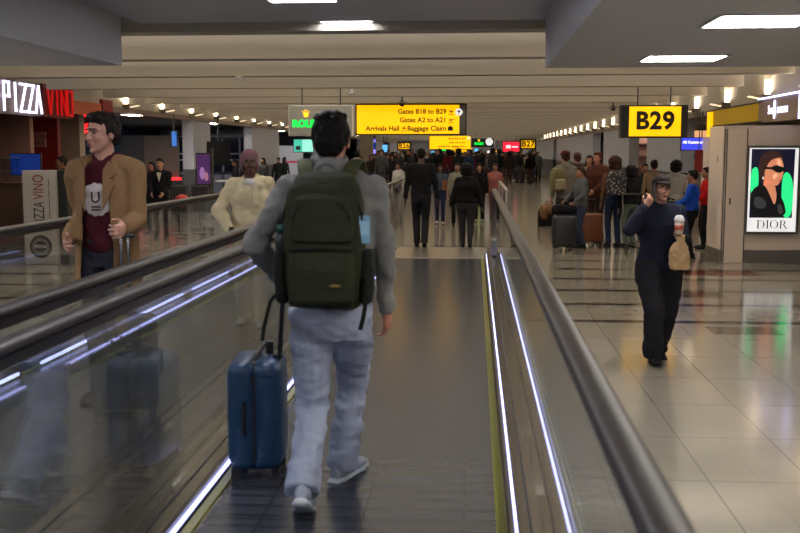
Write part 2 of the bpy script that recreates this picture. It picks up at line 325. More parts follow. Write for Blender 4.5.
    # ---- shoes
    for (h_, k, a, yw, pt) in legs:
        R_ = Matrix.Rotation(yw,3,'Z') @ Matrix.Rotation(pt,3,'X'); mb = MB(); so = MB()
        def fp(x, y, z): return a + R_ @ (V((x*(1.12 if det else 1),y*(1.1 if det else 1),z-.085))*s)
        mb.loft([(fp(0,-.07,.055),.026*s,.035*s),(fp(0,-.03,.06),.037*s,.045*s),(fp(0,.04,.055),.04*s,.042*s),(fp(0,.11,.042),.046*s,.032*s),(fp(0,.17,.034),.04*s,.024*s),(fp(0,.195,.03),.02*s,.014*s)], 14)
        mb.loft([(fp(0,-.02,.05),.038*s,.045*s),(fp(0,-.012,.115),.037*s,.043*s)], 12)
        so.loft([(fp(0,-.085,.018),.03*s,.016*s),(fp(0,-.04,.016),.042*s,.018*s),(fp(0,.05,.014),.042*s,.014*s),(fp(0,.12,.015),.052*s,.015*s),(fp(0,.18,.02),.042*s,.014*s),(fp(0,.21,.026),.018*s,.008*s)], 14)
        if det or shoe_sole:
            sh_ = link('shoe', remesh(mb, .007, 1), cloth('shoe_%d_%d_%d' % shoes, shoes, .1, .6), root); so.obj('sole', cloth('sole_%d' % (shoe_sole or shoes)[0], shoe_sole or (25,25,25), .05, .5), sh_, True)
        else:
            mb.v, mb.f = mb.v, mb.f; mb.add(so.v, so.f); link('shoe', mb.mesh('shoe', True), cloth('shoe_%d_%d_%d' % shoes, shoes, .1, .6), root)
    # ---- top
    mb = MB(); B = bulk; wz = (hem,)
    ch = .145 if not fem else .142
    secs = [(hem, .158*hip, .115),(max(hem+.04,.93), .165*hip, .122),(1.05, .145 if fem else .155, .112),(1.2, .155 if fem else .172, .12),(1.3, .17 if fem else .188, .13 if not fem else .138),(1.37, .172 if fem else .188, .112),(1.43, .15, .088),(1.465, .09, .075)]
    mb.loft([(q((pelv*max(0,(1.3-z)/.4),tz(z)-.0,z)), a*B*s, b_*B*s) for z, a, b_ in secs], 20)
    sc_ = min(1, sleeve); mb.cap(V((SL.x*.55,SL.y,SL.z+.012*s)), V((SL.x*.97,SL.y,SL.z-.022*s)), .064*B*s, .054*B*s*sc_); mb.cap(V((SR.x*.55,SR.y,SR.z+.012*s)), V((SR.x*.97,SR.y,SR.z-.022*s)), .064*B*s, .054*B*s*sc_)
    for (S_, e_, h_) in ((SL,eL,hL),(SR,eR,hR)):
        end = h_ if not short else e_
        r0 = .058*B*sleeve*s
        mb.cap(S_, e_, r0, .05*B*sleeve*s); 
        if not short: mb.cap(e_, e_+(h_-e_)*.93, .05*B*sleeve*s, .038*B*sleeve*s)
        mb.cap(V((S_.x*.8, S_.y, S_.z-.05*s)), S_+(e_-S_)*.35, .06*B*s*sc_, .055*B*s*sc_)
    if collar == 'hood':
        mb.loft([(q((0,tz(1.5)-.02,1.44)),.11*s,.09*s),(q((0,tz(1.5)-.045,1.485)),.10*s,.085*s),(q((0,tz(1.5)-.05,1.52)),.085*s,.06*s)], 16)
    elif collar == 'high':
        mb.loft([(q((0,tz(1.5),1.43)),.095*s,.08*s),(q((0,tz(1.5)+.0,1.50)),.080*s,.079*s),(q((0,tz(1.5)-.004,1.555)),.077*s,.077*s)], 16)
    elif collar == 'crew':
        mb.loft([(q((0,tz(1.5),1.44)),.085*s,.075*s),(q((0,tz(1.5)-.005,1.475)),.068*s,.066*s)], 16)
    tm = remesh(mb, vox, 3, (fold[0]*s, fold[1], fold[2]))
    to = link('jacket' if collar != 'crew' else 'shirt', tm, cloth('top_%d_%d_%d' % top, top), root)
    return dict(root=root, T=T, s=s, hL=hL, hR=hR, eL=eL, eR=eR, SL=SL, SR=SR, top=tm, topo=to, tz=tz, q=q, legs=legs)
def project(o, src, direction=V((0,-1,0)), start=.6, off=.004):
    # drape a flat mesh on the surface behind it (local coordinates)
    me = src; bvh = BVHTree.FromPolygons([v.co for v in me.vertices], [p.vertices for p in me.polygons])
    bm = bmesh.new(); bm.from_mesh(o.data)
    for _ in range(2): bmesh.ops.subdivide_edges(bm, edges=[e for e in bm.edges if e.calc_length() > .02], cuts=1)
    for v in bm.verts:
        h = bvh.ray_cast(v.co-direction*start, direction)
        if h[0] is not None: v.co = h[0]-direction*off
    bm.to_mesh(o.data); bm.free()
def walk(l, r, dx=.09): return dict(footL=(-dx, l, .0, .05, 0), footR=(dx, r, .0, -.05, 0), drop=.03)
def copy_tree(o, label, loc, rz, scale=None, mats=None, group=None):
    r = o.copy(); COL.objects.link(r); r.location = loc; r.rotation_euler = (0,0,rz)
    if scale: r.scale = (scale,)*3
    r['label'] = label
    if group: r['group'] = group
    for ch in list(o.children):
        c = ch.copy(); COL.objects.link(c); c.parent = r
        if mats and ch.name.split('.')[0] in mats and c.material_slots:
            c.material_slots[0].link = 'OBJECT'; c.material_slots[0].material = mats[ch.name.split('.')[0]]
        for g_ in ch.children:
            d = g_.copy(); COL.objects.link(d); d.parent = c
    return r
# ================================================================ setting
XL, XR = -8.15, 4.96
struct(bx('floor', 'floor', -16, 12, -4, 150, -.06, 0))
struct(bx('ceiling', 'paint', XL-.1, XR+.1, 9.1, 150, 3.2, 3.3))
struct(bx('ceiling', 'soffit', -3.16, .62, -4, 9.39, 2.9, 3.0))
struct(bx('ceiling', 'soffit', -16, -3.16, -4, 8.9, 2.47, 3.19))
struct(bx('ceiling', 'soffit', .62, 12, -4, 9.2, 2.45, 3.19))
nb = 1
for k in range(34):
    D = 9.39+2.733*k
    if D > 105: break
    struct(bx('trim_%d' % nb, 'beam', XL+(.0 if k < 3 else .5), XR-(.0 if k < 2 else .42), D, D+.3, 2.82, 3.2)); nb += 1
# cove walls and lower fascias
struct(bx('wall_left', 'beam', XL-.1, XL, 8.9, 150, 2.72, 3.25)); struct(bx('wall_right', 'beam', XR, XR+.1, 9.2, 150, 2.55, 3.25))
struct(bx('trim_%d' % nb, 'fascia', XL-.12, XL+.03, 14, 150, 2.6, 2.72)); nb += 1
struct(bx('trim_%d' % nb, 'fascia', XR-.02, XR+.12, 21.5, 150, 2.47, 2.57)); nb += 1
# shop ceilings and back walls behind both sides
struct(bx('ceiling', 'dark', -16, XL-.12, 8.9, 150, 2.68, 2.78)); struct(bx('ceiling', 'paint', XR+.12, 12, 9.2, 150, 2.56, 2.66))
struct(bx('wall_left', 'blue', -14.2, -14, -4, 150, 0, 2.7)); struct(bx('wall_right', 'wallgrey', 10, 10.2, -4, 150, 0, 2.6))
struct(bx('wall_back', 'wallgrey', -16, 12, 112, 112.3, 0, 3.2))
struct(bx('wall_front', 'wallgrey', -16, 12, -4.2, -4, 0, 3.2))
# column / wall segments along the hall, grey above and dark wainscot below
def column(n, x, y0, y1, top, side):
    a, b_ = (x-.32, x) if side < 0 else (x, x+.32)
    struct(bx('wall_%s' % ('left' if side < 0 else 'right'), 'wallgrey', a, b_, y0, y1, 1.2, top)); struct(bx('baseboard_%s' % ('left' if side < 0 else 'right'), 'wains', a-.01, b_+.01, y0-.01, y1+.01, 0, 1.2))
for y0, y1 in ((28.7,30.6),(36.5,41.5),(52,62),(72,90),(96,112)): column(0, XL, y0, y1, 2.62, -1)
for y0, y1 in ((24.8,29.6),(33,39.5),(43,62),(64.5,112)): column(0, XR, y0, y1, 2.5, 1)
# cross walls inside the shops
struct(bx('wall_left', 'wallgrey', -14, -9.1, 44, 44.2, 0, 2.68)); struct(bx('wall_left', 'wallgrey', -14, -8.9, 62, 62.2, 0, 2.68))
struct(bx('wall_right', 'beige', 5.9, 10, 31.6, 31.8, 0, 2.56)); struct(bx('wall_right', 'wallgrey', 5.9, 10, 41.3, 41.5, 0, 2.56))
# ---- wall lamps in the coves
ordn = ['nearest','second','third','fourth','fifth','sixth','seventh','eighth','ninth','tenth','eleventh','twelfth']
def sconce(x, y, z, side, i, far):
    sd = 'left' if side < 0 else 'right'
    lab = ('%s lit box lamp in the cove row on the %s side' % (ordn[i], sd)) if i < 12 else ('small far box lamp at the distant end of the %s cove row' % sd)
    t = thing('wall_lamp', lab, 'lamp', (x, y, z), 0, 'cove lamps along the %s side' % sd)
    q = -side
    MB().box(min(0,q*.17), max(0,q*.17), -.19, .19, -.05, .04).obj('housing', 'alu', t)
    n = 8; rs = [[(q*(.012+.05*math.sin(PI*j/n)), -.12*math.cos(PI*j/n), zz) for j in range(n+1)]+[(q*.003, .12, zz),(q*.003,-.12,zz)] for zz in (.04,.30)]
    MB().rings(rs).obj('lit_wall_patch', 'warm', t)  # glowing shell drawn as the lamplit patch of cove wall
    MB().add([(q*.17,-.17,-.02),(q*.36,-.17,.02),(q*.36,.0,.02),(q*.17,.0,-.02),(q*.17,-.17,-.035),(q*.36,-.17,.005),(q*.36,.0,.005),(q*.17,.0,-.035)], [(0,1,2,3),(7,6,5,4),(0,4,5,1),(1,5,6,2),(2,6,7,3),(3,7,4,0)]).obj('reflector', 'warmdim', t)  # tray emission stands for lamplight falling on it
    if y < 60: area('cove_light', (x+q*.13, y, z+.08), .2, 9, (1,.84,.64), (0, q*-PI/2*.0+PI, 0), .3)
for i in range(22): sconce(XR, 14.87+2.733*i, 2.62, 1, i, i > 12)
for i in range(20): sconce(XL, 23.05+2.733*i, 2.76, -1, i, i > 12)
# ---- lamps: recessed panels in the near ceilings
def panel(x0, x1, y0, y1, z, label, m='lamp'):
    t = thing('ceiling_light_panel', label, 'ceiling light', ((x0+x1)/2, (y0+y1)/2, z), 0, 'flush ceiling light panels'); w = (x1-x0)/2; d = (y1-y0)/2
    mb = MB(); f = .025
    mb.box(-w-f,w+f,-d-f,-d,-.012,0).box(-w-f,w+f,d,d+f,-.012,0).box(-w-f,-w,-d,d,-.012,0).box(w,w+f,-d,d,-.012,0); mb.obj('frame', 'white', t)
    MB().box(-w,w,-d,d,-.008,-.001).obj('diffuser', 'lampc' if z > 2.6 or x0 < -4 else 'lamp', t)
def gp(x0,x1,yf,yn,z): a = G(x0,yf,z); b_ = G(x1,yn,z); return (a.x, a.x+(G(x1,(yf+yn)/2,z).x-G(x0,(yf+yn)/2,z).x), b_.y, min(a.y, 9.36), z)
panel(*gp(640,714,60.5,54.5,2.45),'square light panel in right soffit, farther and smaller of the two')
panel(*gp(702,797,26,13.5,2.45),'large square light panel in right soffit near the top right corner')
panel(*gp(323,374,22.6,20,2.9),'thin bright light strip at far edge of the raised ceiling')
panel(*gp(272,338,1.2,-3,2.9),'light panel cut by top edge of the picture above the man')
for y in (3.1, .8, -1.5): panel(3.4,4.0,y,y+.6,2.45,'unseen added light panel in right soffit further to the right'); panel(1.29,1.88,y,y+.5,2.45,'light panel in right soffit behind the camera position')  # outer right row is out of view, added to brighten the near hall
for y in (5.2, 2.4, -.5): panel(-1.61,-1.09,y,y+.3,2.9,'light panel in raised ceiling above the walkway')
for y in (7.5, 5.2, 2.9, .5, -1.8): panel(-5.6,-5.0,y,y+.6,2.47,'unseen added light panel in left soffit above the far walkway')  # out-of-view row added to brighten people on the near left
for k in range(0, 38):
    D = 9.39+2.733*k+1.6
    if D < 111: area('recess_fill', (-1.6, D-.1, 2.93), 11.5, 190 if D < 24 else 130, (1,.93,.83), (PI,0,0), .5)  # added hidden uplights that brighten beams and ceiling, no fixtures here
for y in (24, 34, 48, 66): area('shop_light', (-11, y, 2.6), 3, 85, (.9,.92,1))
for y in (19, 35, 41): area('shop_light', (7.6, y, 2.5), 2.5, 70, (1,.86,.7))
w = bpy.data.worlds.new('w'); S.world = w; w.use_nodes = True; w.node_tree.nodes['Background'].inputs[0].default_value = (.03,.033,.04,1)
# ================================================================ moving walkways
def arcpts(y, zc, r, n=14, a0=PI/2, a1=-PI/2): return [(0, y+r*math.cos(a0+(a1-a0)*i/n), zc+r*math.sin(a0+(a1-a0)*i/n)) for i in range(n+1)]
def walkway(label, xl, xr, Y1, seg, outer_l, outer_r):
    t = thing('moving_walkway', label, 'moving walkway', ((xl+xr)/2, 0, 0)); ox = -(xl+xr)/2
    def B(n, m, x0, x1, y0, y1, z0, z1, p=t, bev=0): return MB().box(x0+ox,x1+ox,y0,y1,z0,z1).obj(n, m, p, bev=bev)
    B('pallet_belt', 'pallet', xl+.22, xr-.155, -3.5, Y1-.02, .001, .012)
    B('comb_plate', 'steel', xl+.11, xr-.11, Y1-.0, Y1+1.85, .001, .018, bev=.006)
    for sd, x in ((-1, xl),(1, xr)):
        a = -sd
        def R(u0, u1): return (min(x+a*u0, x+a*u1), max(x+a*u0, x+a*u1))
        tag(B('edge_strip', 'yellow', *R(.155,.20), -3.5, Y1-.02, .001, .016), 'yellow safety edge strip')
        B('skirt_panel', 'dsteel', *R(.125,.145), -3.5, Y1+.1, .001, .085)
        B('deck_panel', 'deck', *R(.0,.125), -3.5, Y1+.25, .06, .088, bev=.006)
        B('deck_groove', 'dark', *R(.05,.062), -3.5, Y1+.2, .088, .091)
        out = outer_l if sd < 0 else outer_r
        B('outer_deck', 'deck', *R(-out,0), -3.5, Y1+.25, .06, .088, bev=.006)
        B('outer_panel', 'dsteel', *R(-out,-out+.012), -3.5, Y1+.22, .0, .075)
        if not seg and sd < 0: B('light_strip', 'led', *R(.146,.158), -3.5, Y1-.1, .045, .062)
        elif not seg: B('light_strip', 'led', *R(.113,.125), -3.5, Y1-.1, .088, .099)
        elif sd < 0:
            y = -3.2
            while y < Y1-1: B('light_strip', 'led', *R(.20,.216), y, y+1.75, .03, .052); y += 2.15
        # glass panes, each its own
        y = -3.3
        while y < Y1-3: B('glass_pane', 'glass', x-.006, x+.006, y, y+2.485, .088, 1.04); y += 2.5
        pts = [(y,.088),(y,1.04)]+[(Y1+.335*math.cos(PI/2-PI*i/10), .705+.335*math.sin(PI/2-PI*i/10)) for i in range(11)]+[(Y1-.05,.36),(Y1-.05,.088)]
        MB().prism(pts, x-.006+ox, x+.006+ox, lambda u,v,d: (d,u,v)).obj('glass_pane', 'glass', t)
        path = [(x+ox, yy, 1.085) for yy in (-3.5, 0, 3, 6, 9, 12, 15, Y1)]+[(x+ox, p[1], p[2]) for p in arcpts(Y1, .71, .375)[1:]]+[(x+ox, Y1-.35, .335)]
        prof = [(.042*math.cos(a_), .023*math.sin(a_)+.018) for a_ in [2*PI*i/16 for i in range(16)]]
        sweep(path, prof).obj('handrail', 'rubber', t, True)
        prof = [(-.022,-.045),(.022,-.045),(.022,-.008),(-.022,-.008)]; sweep(path, prof).obj('rail_channel', 'dsteel', t)
        MB().box(x-.05+ox,x+.05+ox,Y1-.45,Y1+.12,.088,.37).obj('newel_base', 'steel', t, bev=.03)
    return t
walkway('moving walkway with grey pallets that the man with the backpack walks along', -1.45, .31, 15.9, False, .16, .11)
walkway('second moving walkway on the left carrying the man in the camel coat', -3.62, -1.78, 15.9, True, .2, .165)
def guard(x, y0, y1, label):
    t = thing('guard_rail', label, 'guard rail', (x,y0,0)); L = y1-y0
    MB().box(-.03,.03,0,L,.98,1.04).obj('top_rail', 'steel', t, bev=.01); MB().box(-.006,.006,.05,L-.05,.12,.98).obj('glass_pane', 'glass', t)
    for y in (0, L/2, L-.05): MB().cap((0,y+.02,0),(0,y+.02,.98),.024,.024,10).obj('post', 'steel', t, True)
guard(.57, 18.0, 23.3, 'short steel and glass guard rail past right end of the walkway')
guard(-1.82, 18.6, 25.4, 'steel and glass guard rail past left end of the walkway')
guard(-3.75, 18.2, 27, 'far left steel and glass guard rail beyond the second walkway')
# ================================================================ signs
def hung(name, label, cat, x0, x1, z0, z1, y, th, face, frame='black', fr=.03, rods=True, group=None, rise=3.2, side_l=0, side_r=0):
    t = thing(name, label, cat, ((x0+x1)/2, y, z0), 0, group); w = (x1-x0)/2; h = z1-z0
    MB().box(-w-side_l, w+side_r, 0, th, 0, h).obj('housing', frame, t, bev=.008)
    MB().box(-w+fr, w-fr, -.012, .004, fr, h-fr).obj('sign_face', face, t)
    if rods:
        for q in (-1,1): MB().cap((q*w*.6,th/2,h),(q*w*.6,th/2,rise-z0),.012,.012,8).obj('hanger', 'dark', t, True)
    return t, w, h
def Z(py, D, px=475): return PD(px, py, D).z
def X(px, D, py=200): return PD(px, py, D).x
# arrow / plane / bags glyphs
def arrow_up(t, x, z, r):
    MB().loft([((x,-.014,z),r,r),((x,-.018,z),r,r)], 24).obj('arrow_disc', 'whites', t)
    pts = [(-.12,-.6),(.12,-.6),(.12,.1),(.42,-.15),(.42,.15),(0,.62),(-.42,.15),(-.42,-.15),(-.12,.1)]
    MB().prism([(x+a*r, z+b_*r) for a, b_ in pts], -.021, -.026, lambda u,v,d: (u,d,v)).obj('arrow', 'signblack', t)
def plane_glyph(t, x, z, r, up=1):
    pts = [(-1,-.1),(-.2,.1),(-.9,.55),(-.6,.6),(.35,.2),(.9,.42),(1.1,.3),(1.0,.1),(.3,-.15),(.2,-.8),(-.02,-.8),(-.05,-.15),(-.8,-.3)]
    MB().prism([(x+a*r, z+b_*r*up) for a, b_ in pts], -.014, -.018, lambda u,v,d: (u,d,v)).obj('plane_symbol', 'signblack', t)
    MB().box(x-r, x+r, -.018, -.014, z-r*1.15, z-r*.95).obj('symbol_line', 'signblack', t)
D = 23.6
t, w, h = hung('direction_sign', 'large yellow backlit direction sign listing gates, arrivals hall and baggage claim', 'sign', X(356,D), X(466,D), Z(135,D), Z(103.5,D), D, .22, 'ysign')
bx_ = MB().box(-w+.1,w-.05,.02,.2,h,h+.05).obj('top_rail', 'black', t)
MB().box(w-.17,w-.03,-.013,-.012,.03,h-.03).obj('side_panel', 'alu', t)
pw = 2*w/110
for k, (tx, px, py, g) in enumerate((('Gates B18 to B29',446,111.5,450.5),('Gates A2 to A21',446,120,450.5),('Baggage Claim',446,128.5,450))):
    o = text(tx, .158, 'signblack', t, 'lettering', face_cam(X(px,D)-t.location.x, -.014, Z(py,D)-t.location.z), align='RIGHT', bold=.004)
    if k < 2: plane_glyph(t, X(g,D)-t.location.x, Z(py,D)-t.location.z, .06)
    else:
        gx = X(g,D)-t.location.x; gz = Z(py,D)-t.location.z
        MB().box(gx-.06,gx+.06,-.018,-.014,gz-.05,gz+.04).box(gx-.025,gx+.025,-.018,-.014,gz+.04,gz+.065).obj('bag_symbol', 'signblack', t)
text('Arrivals Hall', .158, 'signblack', t, 'lettering', face_cam(X(399.5,D)-t.location.x, -.014, Z(128.5,D)-t.location.z), align='RIGHT', bold=.004)
plane_glyph(t, X(404,D)-t.location.x, Z(128,D)-t.location.z, .06, -1)
arrow_up(t, X(458.3,D)-t.location.x, Z(112,D)-t.location.z, .085)
def small_dir(x0, x1, y0, y1, D, label):
    t, w, h = hung('direction_sign', label, 'sign', X(x0,D), X(x1,D), Z(y1,D), Z(y0,D), D, .3, 'ysign')
    for k, tx in enumerate(('Gates B18 to B29','Gates A2 to A21','Arrivals Hall   Baggage Claim')):
        text(tx, h*.17, 'signblack', t, 'lettering', face_cam(w*.74, -.014, h*(.78-.28*k)), align='RIGHT', bold=.004)
    arrow_up(t, w*.9, h*.8, h*.09)
small_dir(429, 470.5, 135.5, 149.5, 64, 'second yellow direction sign hanging beyond and below the large one')
small_dir(446.5, 472, 146.5, 153.2, 98, 'third and smallest yellow direction sign far down the hall')
def gate(tx, x0, x1, y0, y1, D, label, sl=0, sr_=0, fr=.03):
    t, w, h = hung('gate_sign', label, 'sign', X(x0,D), X(x1,D), Z(y1,D), Z(y0,D), D, .3, 'ysign', fr=fr, side_l=sl, side_r=sr_)
    text(tx, h*.74, 'signblack', t, 'lettering', face_cam(0, -.016, h*.5), bold=h*.026, sx=.98, spacing=1.06)
gate('B29', 625.5, 680, 105.5, 138, 19.3, 'yellow B29 gate sign hanging at right above the queue', .12, .10)
gate('B27', 519, 535.5, 138.7, 149.6, 68, 'small yellow B27 gate sign far down the hall', fr=.12)
gate('B26', 397, 411, 141.5, 150.5, 72, 'small yellow B26 gate sign seen left beyond the big sign', fr=.12)
tt = MATS['yellow_backlit_sign']
t, w, h = hung('round_gate_marker', 'partly hidden yellow sign directly below the B26 gate sign', 'sign', X(400,74), X(411,74), Z(155,74), Z(150.8,74), 74, .2, 'ysign', fr=.08, rods=False)
# lit brand signs
D = 20.0
t, w, h = hung('hanging_sign', 'grey hanging light box with gold crown and green lettering', 'sign', X(289.5,D), X(353,D), Z(136,D), Z(104.5,D), D, .22, 'lightbox', 'white', .015)
lx = X(307,D)-t.location.x
text('ROLEX', .19, 'gglow', t, 'lettering', face_cam(X(308,D)-t.location.x, -.016, Z(123.6,D)-t.location.z), bold=.010, sx=1.0)
def crown(t, x, z, r, m='cglow'):
    pts = [(-.55,-.9),(.55,-.9),(.62,-.3),(1.0,.62),(.45,-.0),(.42,.85),(.12,.05),(0,1.0),(-.12,.05),(-.42,.85),(-.45,-.0),(-1.0,.62),(-.62,-.3)]
    mb = MB().prism([(x+a*r, z+b_*r) for a, b_ in pts], -.016, -.022, lambda u,v,d: (u,d,v))
    for a, b_ in ((-1,.7),(-.42,.95),(0,1.1),(.42,.95),(1,.7)): mb.ell((x+a*r,-.02,z+b_*r), (r*.14,.006,r*.14))
    mb.obj('crown_emblem', m, t)
crown(t, lx, Z(113.5,D)-t.location.z, .068)
D = 60
t, w, h = hung('hanging_sign', 'distant dark green hanging sign with crown beside a white clock', 'sign', X(470.5,D), X(494,D), Z(148,D), Z(137.5,D), D, .3, 'wains', 'white', .04)
text('ROLEX', .17, 'gglow', t, 'lettering', face_cam(X(478.5,D)-t.location.x, -.016, Z(143.7,D)-t.location.z), bold=.012); crown(t, X(478.5,D)-t.location.x, Z(140.3,D)-t.location.z, .07)
cx = X(488.7,D)-t.location.x; cz = Z(141.8,D)-t.location.z
MB().loft([((cx,-.012,cz),.22,.22),((cx,-.03,cz),.22,.22)], 24).obj('clock_face', 'whites', t)
MB().prism([(cx-.01,cz),(cx+.01,cz),(cx+.08,cz+.1),(cx+.06,cz+.11)], -.031, -.035, lambda u,v,d: (u,d,v)).prism([(cx-.01,cz),(cx+.01,cz-.01),(cx-.1,cz+.04)], -.031, -.035, lambda u,v,d: (u,d,v)).obj('clock_hands', 'black', t)
D = 66
t, w, h = hung('hanging_sign', 'red backlit sign with white lettering left of the B27 sign', 'sign', X(502,D), X(519,D), Z(152,D), Z(141.5,D), D, .3, 'redsign', 'red', .03)
MB().box(-w*.6,-w*.05,-.03,-.012,h*.35,h*.65).obj('white_logo_block', 'whites', t); MB().box(w*.1,w*.8,-.03,-.012,h*.42,h*.55).obj('white_text_line', 'whites', t)
# small far shop lights
for px, py, ww, hh, D, m, lab in ((372,146,8,7,66,'bscr2','dark blue lit screen far left below the big sign'),(385,148.5,5.5,8,66,'lblue','pale blue lit screen far away left of the B26 sign'),
    (443,150,5,2.6,88,'gglow','tiny green lit sign under the second yellow sign'),(442.5,153.2,6,2.6,90,'redsign','tiny pink lit sign under the second yellow sign'),(433,153,4,4,92,'lblue','tiny pale blue lit sign beneath the second yellow sign'),
    (495,151.5,5,2.5,96,'ysign','tiny far yellow sign left of the red sign'),(488,152,3,3,90,'whites','tiny far white lit sign below the hanging clock'),(476,150,4,3.5,84,'lblue','tiny blue lit screen under the distant clock sign')):
    t = thing('lit_sign', lab, 'sign', (X(px,D), D, Z(py+hh/2,D))); w_ = ww*D/2000; h_ = hh*D/1000
    MB().box(-w_,w_,0,.15,0,h_).obj('housing', 'dark', t); MB().box(-w_*.94,w_*.94,-.02,.0,h_*.06,h_*.94).obj('sign_face', m, t)
    for q in (-1,1): MB().cap((q*w_*.6,.08,h_),(q*w_*.6,.08,3.2-t.location.z),.02,.02,6).obj('hanger', 'dark', t)
# ceiling domes (cameras)
for px, py, D, lab in ((402,97.5,22.4,'dark dome camera on the ceiling above the big yellow sign'),(613,111.5,25.2,'dark dome camera on the ceiling left of the B29 sign')):
    p = PD(px, py, D); t = thing('dome_camera', lab, 'security camera', (p.x, D, 2.82))
    MB().cap((0,0,-.02),(0,0,.36),.02,.02,8).obj('stem', 'dark', t); MB().loft([((0,0,-.04),.11,.11),((0,0,-.015),.11,.11)], 20).obj('mount_ring', 'alu', t); MB().ell((0,0,-.05),(.065,.065,.07)).obj('dome', 'black', t, True)
p = G(705, 268)
for i, (px, py) in enumerate(((352,93),(240,86))):
    D = 19 if i == 0 else 14.9; q = PD(px, py, D)
    t = thing('smoke_detector', ('small ceiling sensor above the crowned hanging sign', 'pale ceiling box fitting near the left soffit corner')[i], 'ceiling fitting', (q.x, D, 2.82)); MB().loft([((0,0,-.05),.05,.05),((0,0,0),.07,.07)],16).obj('sensor_body','white',t,True); MB().cap((0,0,-.01),(0,0,.37),.02,.02,8).obj('stem','white',t)
# ================================================================ right side: poster kiosk, fascia, screens
t = thing('shop_wall_block', 'beige panelled shop wall block that carries the fashion poster', 'wall block', (3.78, 15.7, 0))
MB().box(.0,6,.0,.9,.2,2.1).obj('wall_face', 'beige', t); MB().box(-.01,6.01,-.015,.91,0,.2).obj('steel_base', 'steel', t)
MB().box(.36,6,-.02,0,.2,2.1).obj('panel', 'beige', t, bev=.004)
MB().box(.06,.34,-.05,0,.0,1.98).obj('door_panel', 'beige', t, bev=.006); MB().box(.105,.125,-.06,-.05,.9,1.0).obj('lock_plate', 'dark', t)
for x in (.015,.05,.35): MB().box(x,x+.008,-.023,-.0,.02,2.05).obj('joint_strip', 'dark', t)
MB().box(-.002,-.0,.3,.36,1.55,1.63).obj('alarm_button', 'red', t)
fa = thing('shop_fascia', 'long bronze and yellow fascia above the beige shop wall', 'fascia', (4.83, 9.5, 2.23))
MB().box(0,.12,0,8.2,.0,.30).obj('bronze_band', 'fascia', fa); tag(MB().box(-.0,.12,8.2,12,.0,.30).obj('yellow_band', mat('yellow_paint', sr(205,170,10), .5), fa), 'yellow painted end of the fascia'); MB().box(-.01,.12,0,12,.30,.325).obj('top_edge', 'black', fa); MB().box(-.01,.12,0,12,-.02,.0).obj('bottom_edge', 'black', fa)
MB().box(0.01,.11,0,5.0,-.6,-.02).obj('upper_wall', 'beige', fa)
yb = thing('yellow_box_sign', 'glowing yellow box sign at pillar top right of the B29 sign', 'sign', (X(707,21), 21, Z(137,21)))
MB().box(0,.28,0,.25,0,.5).obj('housing', 'ysign', yb, bev=.01)
struct(bx('wall_right', 'beige', X(707,21), X(707,21)+.6, 21.02, 21.6, 0, Z(137,21)-.01))
# lit shop sign with violet edge
t = thing('shop_sign', 'small shop sign with white glowing letters and violet lit edge', 'sign', (4.86, 15.3, 2.21))
MB().box(-.05,.03,0,2.1,-.02,.36).obj('sign_panel', 'fascia', t); MB().box(-.09,-.05,-.02,.08,-.02,.39).obj('edge_light', 'ledpur', t); MB().box(-.08,-.05,.08,2.3,.365,.39).obj('edge_light', 'ledpur', t)
tm = Matrix.Translation((-.055, 1.2, .22)) @ Matrix.Rotation(-PI/2,4,'Z') @ Matrix.Rotation(PI/2,4,'X')
text('Sun', .2, 'wglow', t, 'lettering', tm @ Matrix.Translation((-.42,-.05,0)), bold=.004); text('avenue', .2, 'wglow', t, 'lettering', tm @ Matrix.Translation((.22,-.05,0)), bold=.004)
MB().loft([((-.06,1.36,.17),.05,.15),((-.075,1.36,.17),.05,.15)], 20, V((0,1,0))).obj('lens_emblem', 'wglow', t)
# poster
D = 15.62
t = thing('poster', 'backlit fashion poster of a person in black sunglasses, DIOR lettering below', 'poster', (X(772,D), D, Z(230,D)))
wp = .365; hp = Z(148,D)-Z(230,D)
fr = MB(); f = .035
fr.box(-wp-f,wp+f,-.02,.055,-f,0).box(-wp-f,wp+f,-.02,.055,hp,hp+f).box(-wp-f,-wp,-.02,.055,0,hp).box(wp,wp+f,-.02,.055,0,hp); fr.obj('frame', 'alu', t)
MB().box(-wp,wp,0,.05,0,hp).obj('backlit_board', 'whites', t)
def pp(px, py): return ((px/320*60+740-772)*D/1000*1.0, hp-(py/5.33+140-148)*D/1000)
def poly(name, pts, m, lay):
    for it in range(2 if name != 'glasses_frame' else 1): pts = [((1-f_)*pts[i][0]+f_*pts[(i+1)%len(pts)][0], (1-f_)*pts[i][1]+f_*pts[(i+1)%len(pts)][1]) for i in range(len(pts)) for f_ in (.25,.75)]
    return MB().prism([pp(*p) for p in pts], -.001*lay-.0005, -.001*lay-.0015, lambda u,v,d: (u,d,v)).obj(name, m, art)
art = MB().prism([pp(58,48),pp(278,48),pp(275,404),pp(58,404)], -.0006, -.0014, lambda u,v,d: (u,d,v)).obj('picture', glow('poster_navy', (14,14,32), 1.0), t)
G_ = glow('poster_green', (36,205,120), 1.0)
poly('green_shape', [(58,160),(75,140),(95,145),(100,240),(85,260),(58,285)], G_, 2); poly('green_shape', [(215,200),(235,160),(262,185),(276,240),(275,403),(220,403)], G_, 2)
sk = glow('poster_skin', (176,112,82), 1.0); sk2 = glow('poster_skin_light', (214,150,116), 1.0); bk = glow('poster_black', (10,9,10), 1.0); gy = glow('poster_charcoal', (44,44,44), 1.0)
poly('hair_shape', [(98,110),(110,85),(135,68),(165,66),(190,85),(195,130),(140,150),(125,230),(105,200),(96,150)], glow('poster_hair', (46,26,22), 1), 3)
poly('face_shape', [(135,110),(150,88),(185,72),(210,95),(224,140),(222,175),(214,205),(200,232),(180,240),(150,215),(140,240),(125,225),(128,160)], sk, 4)
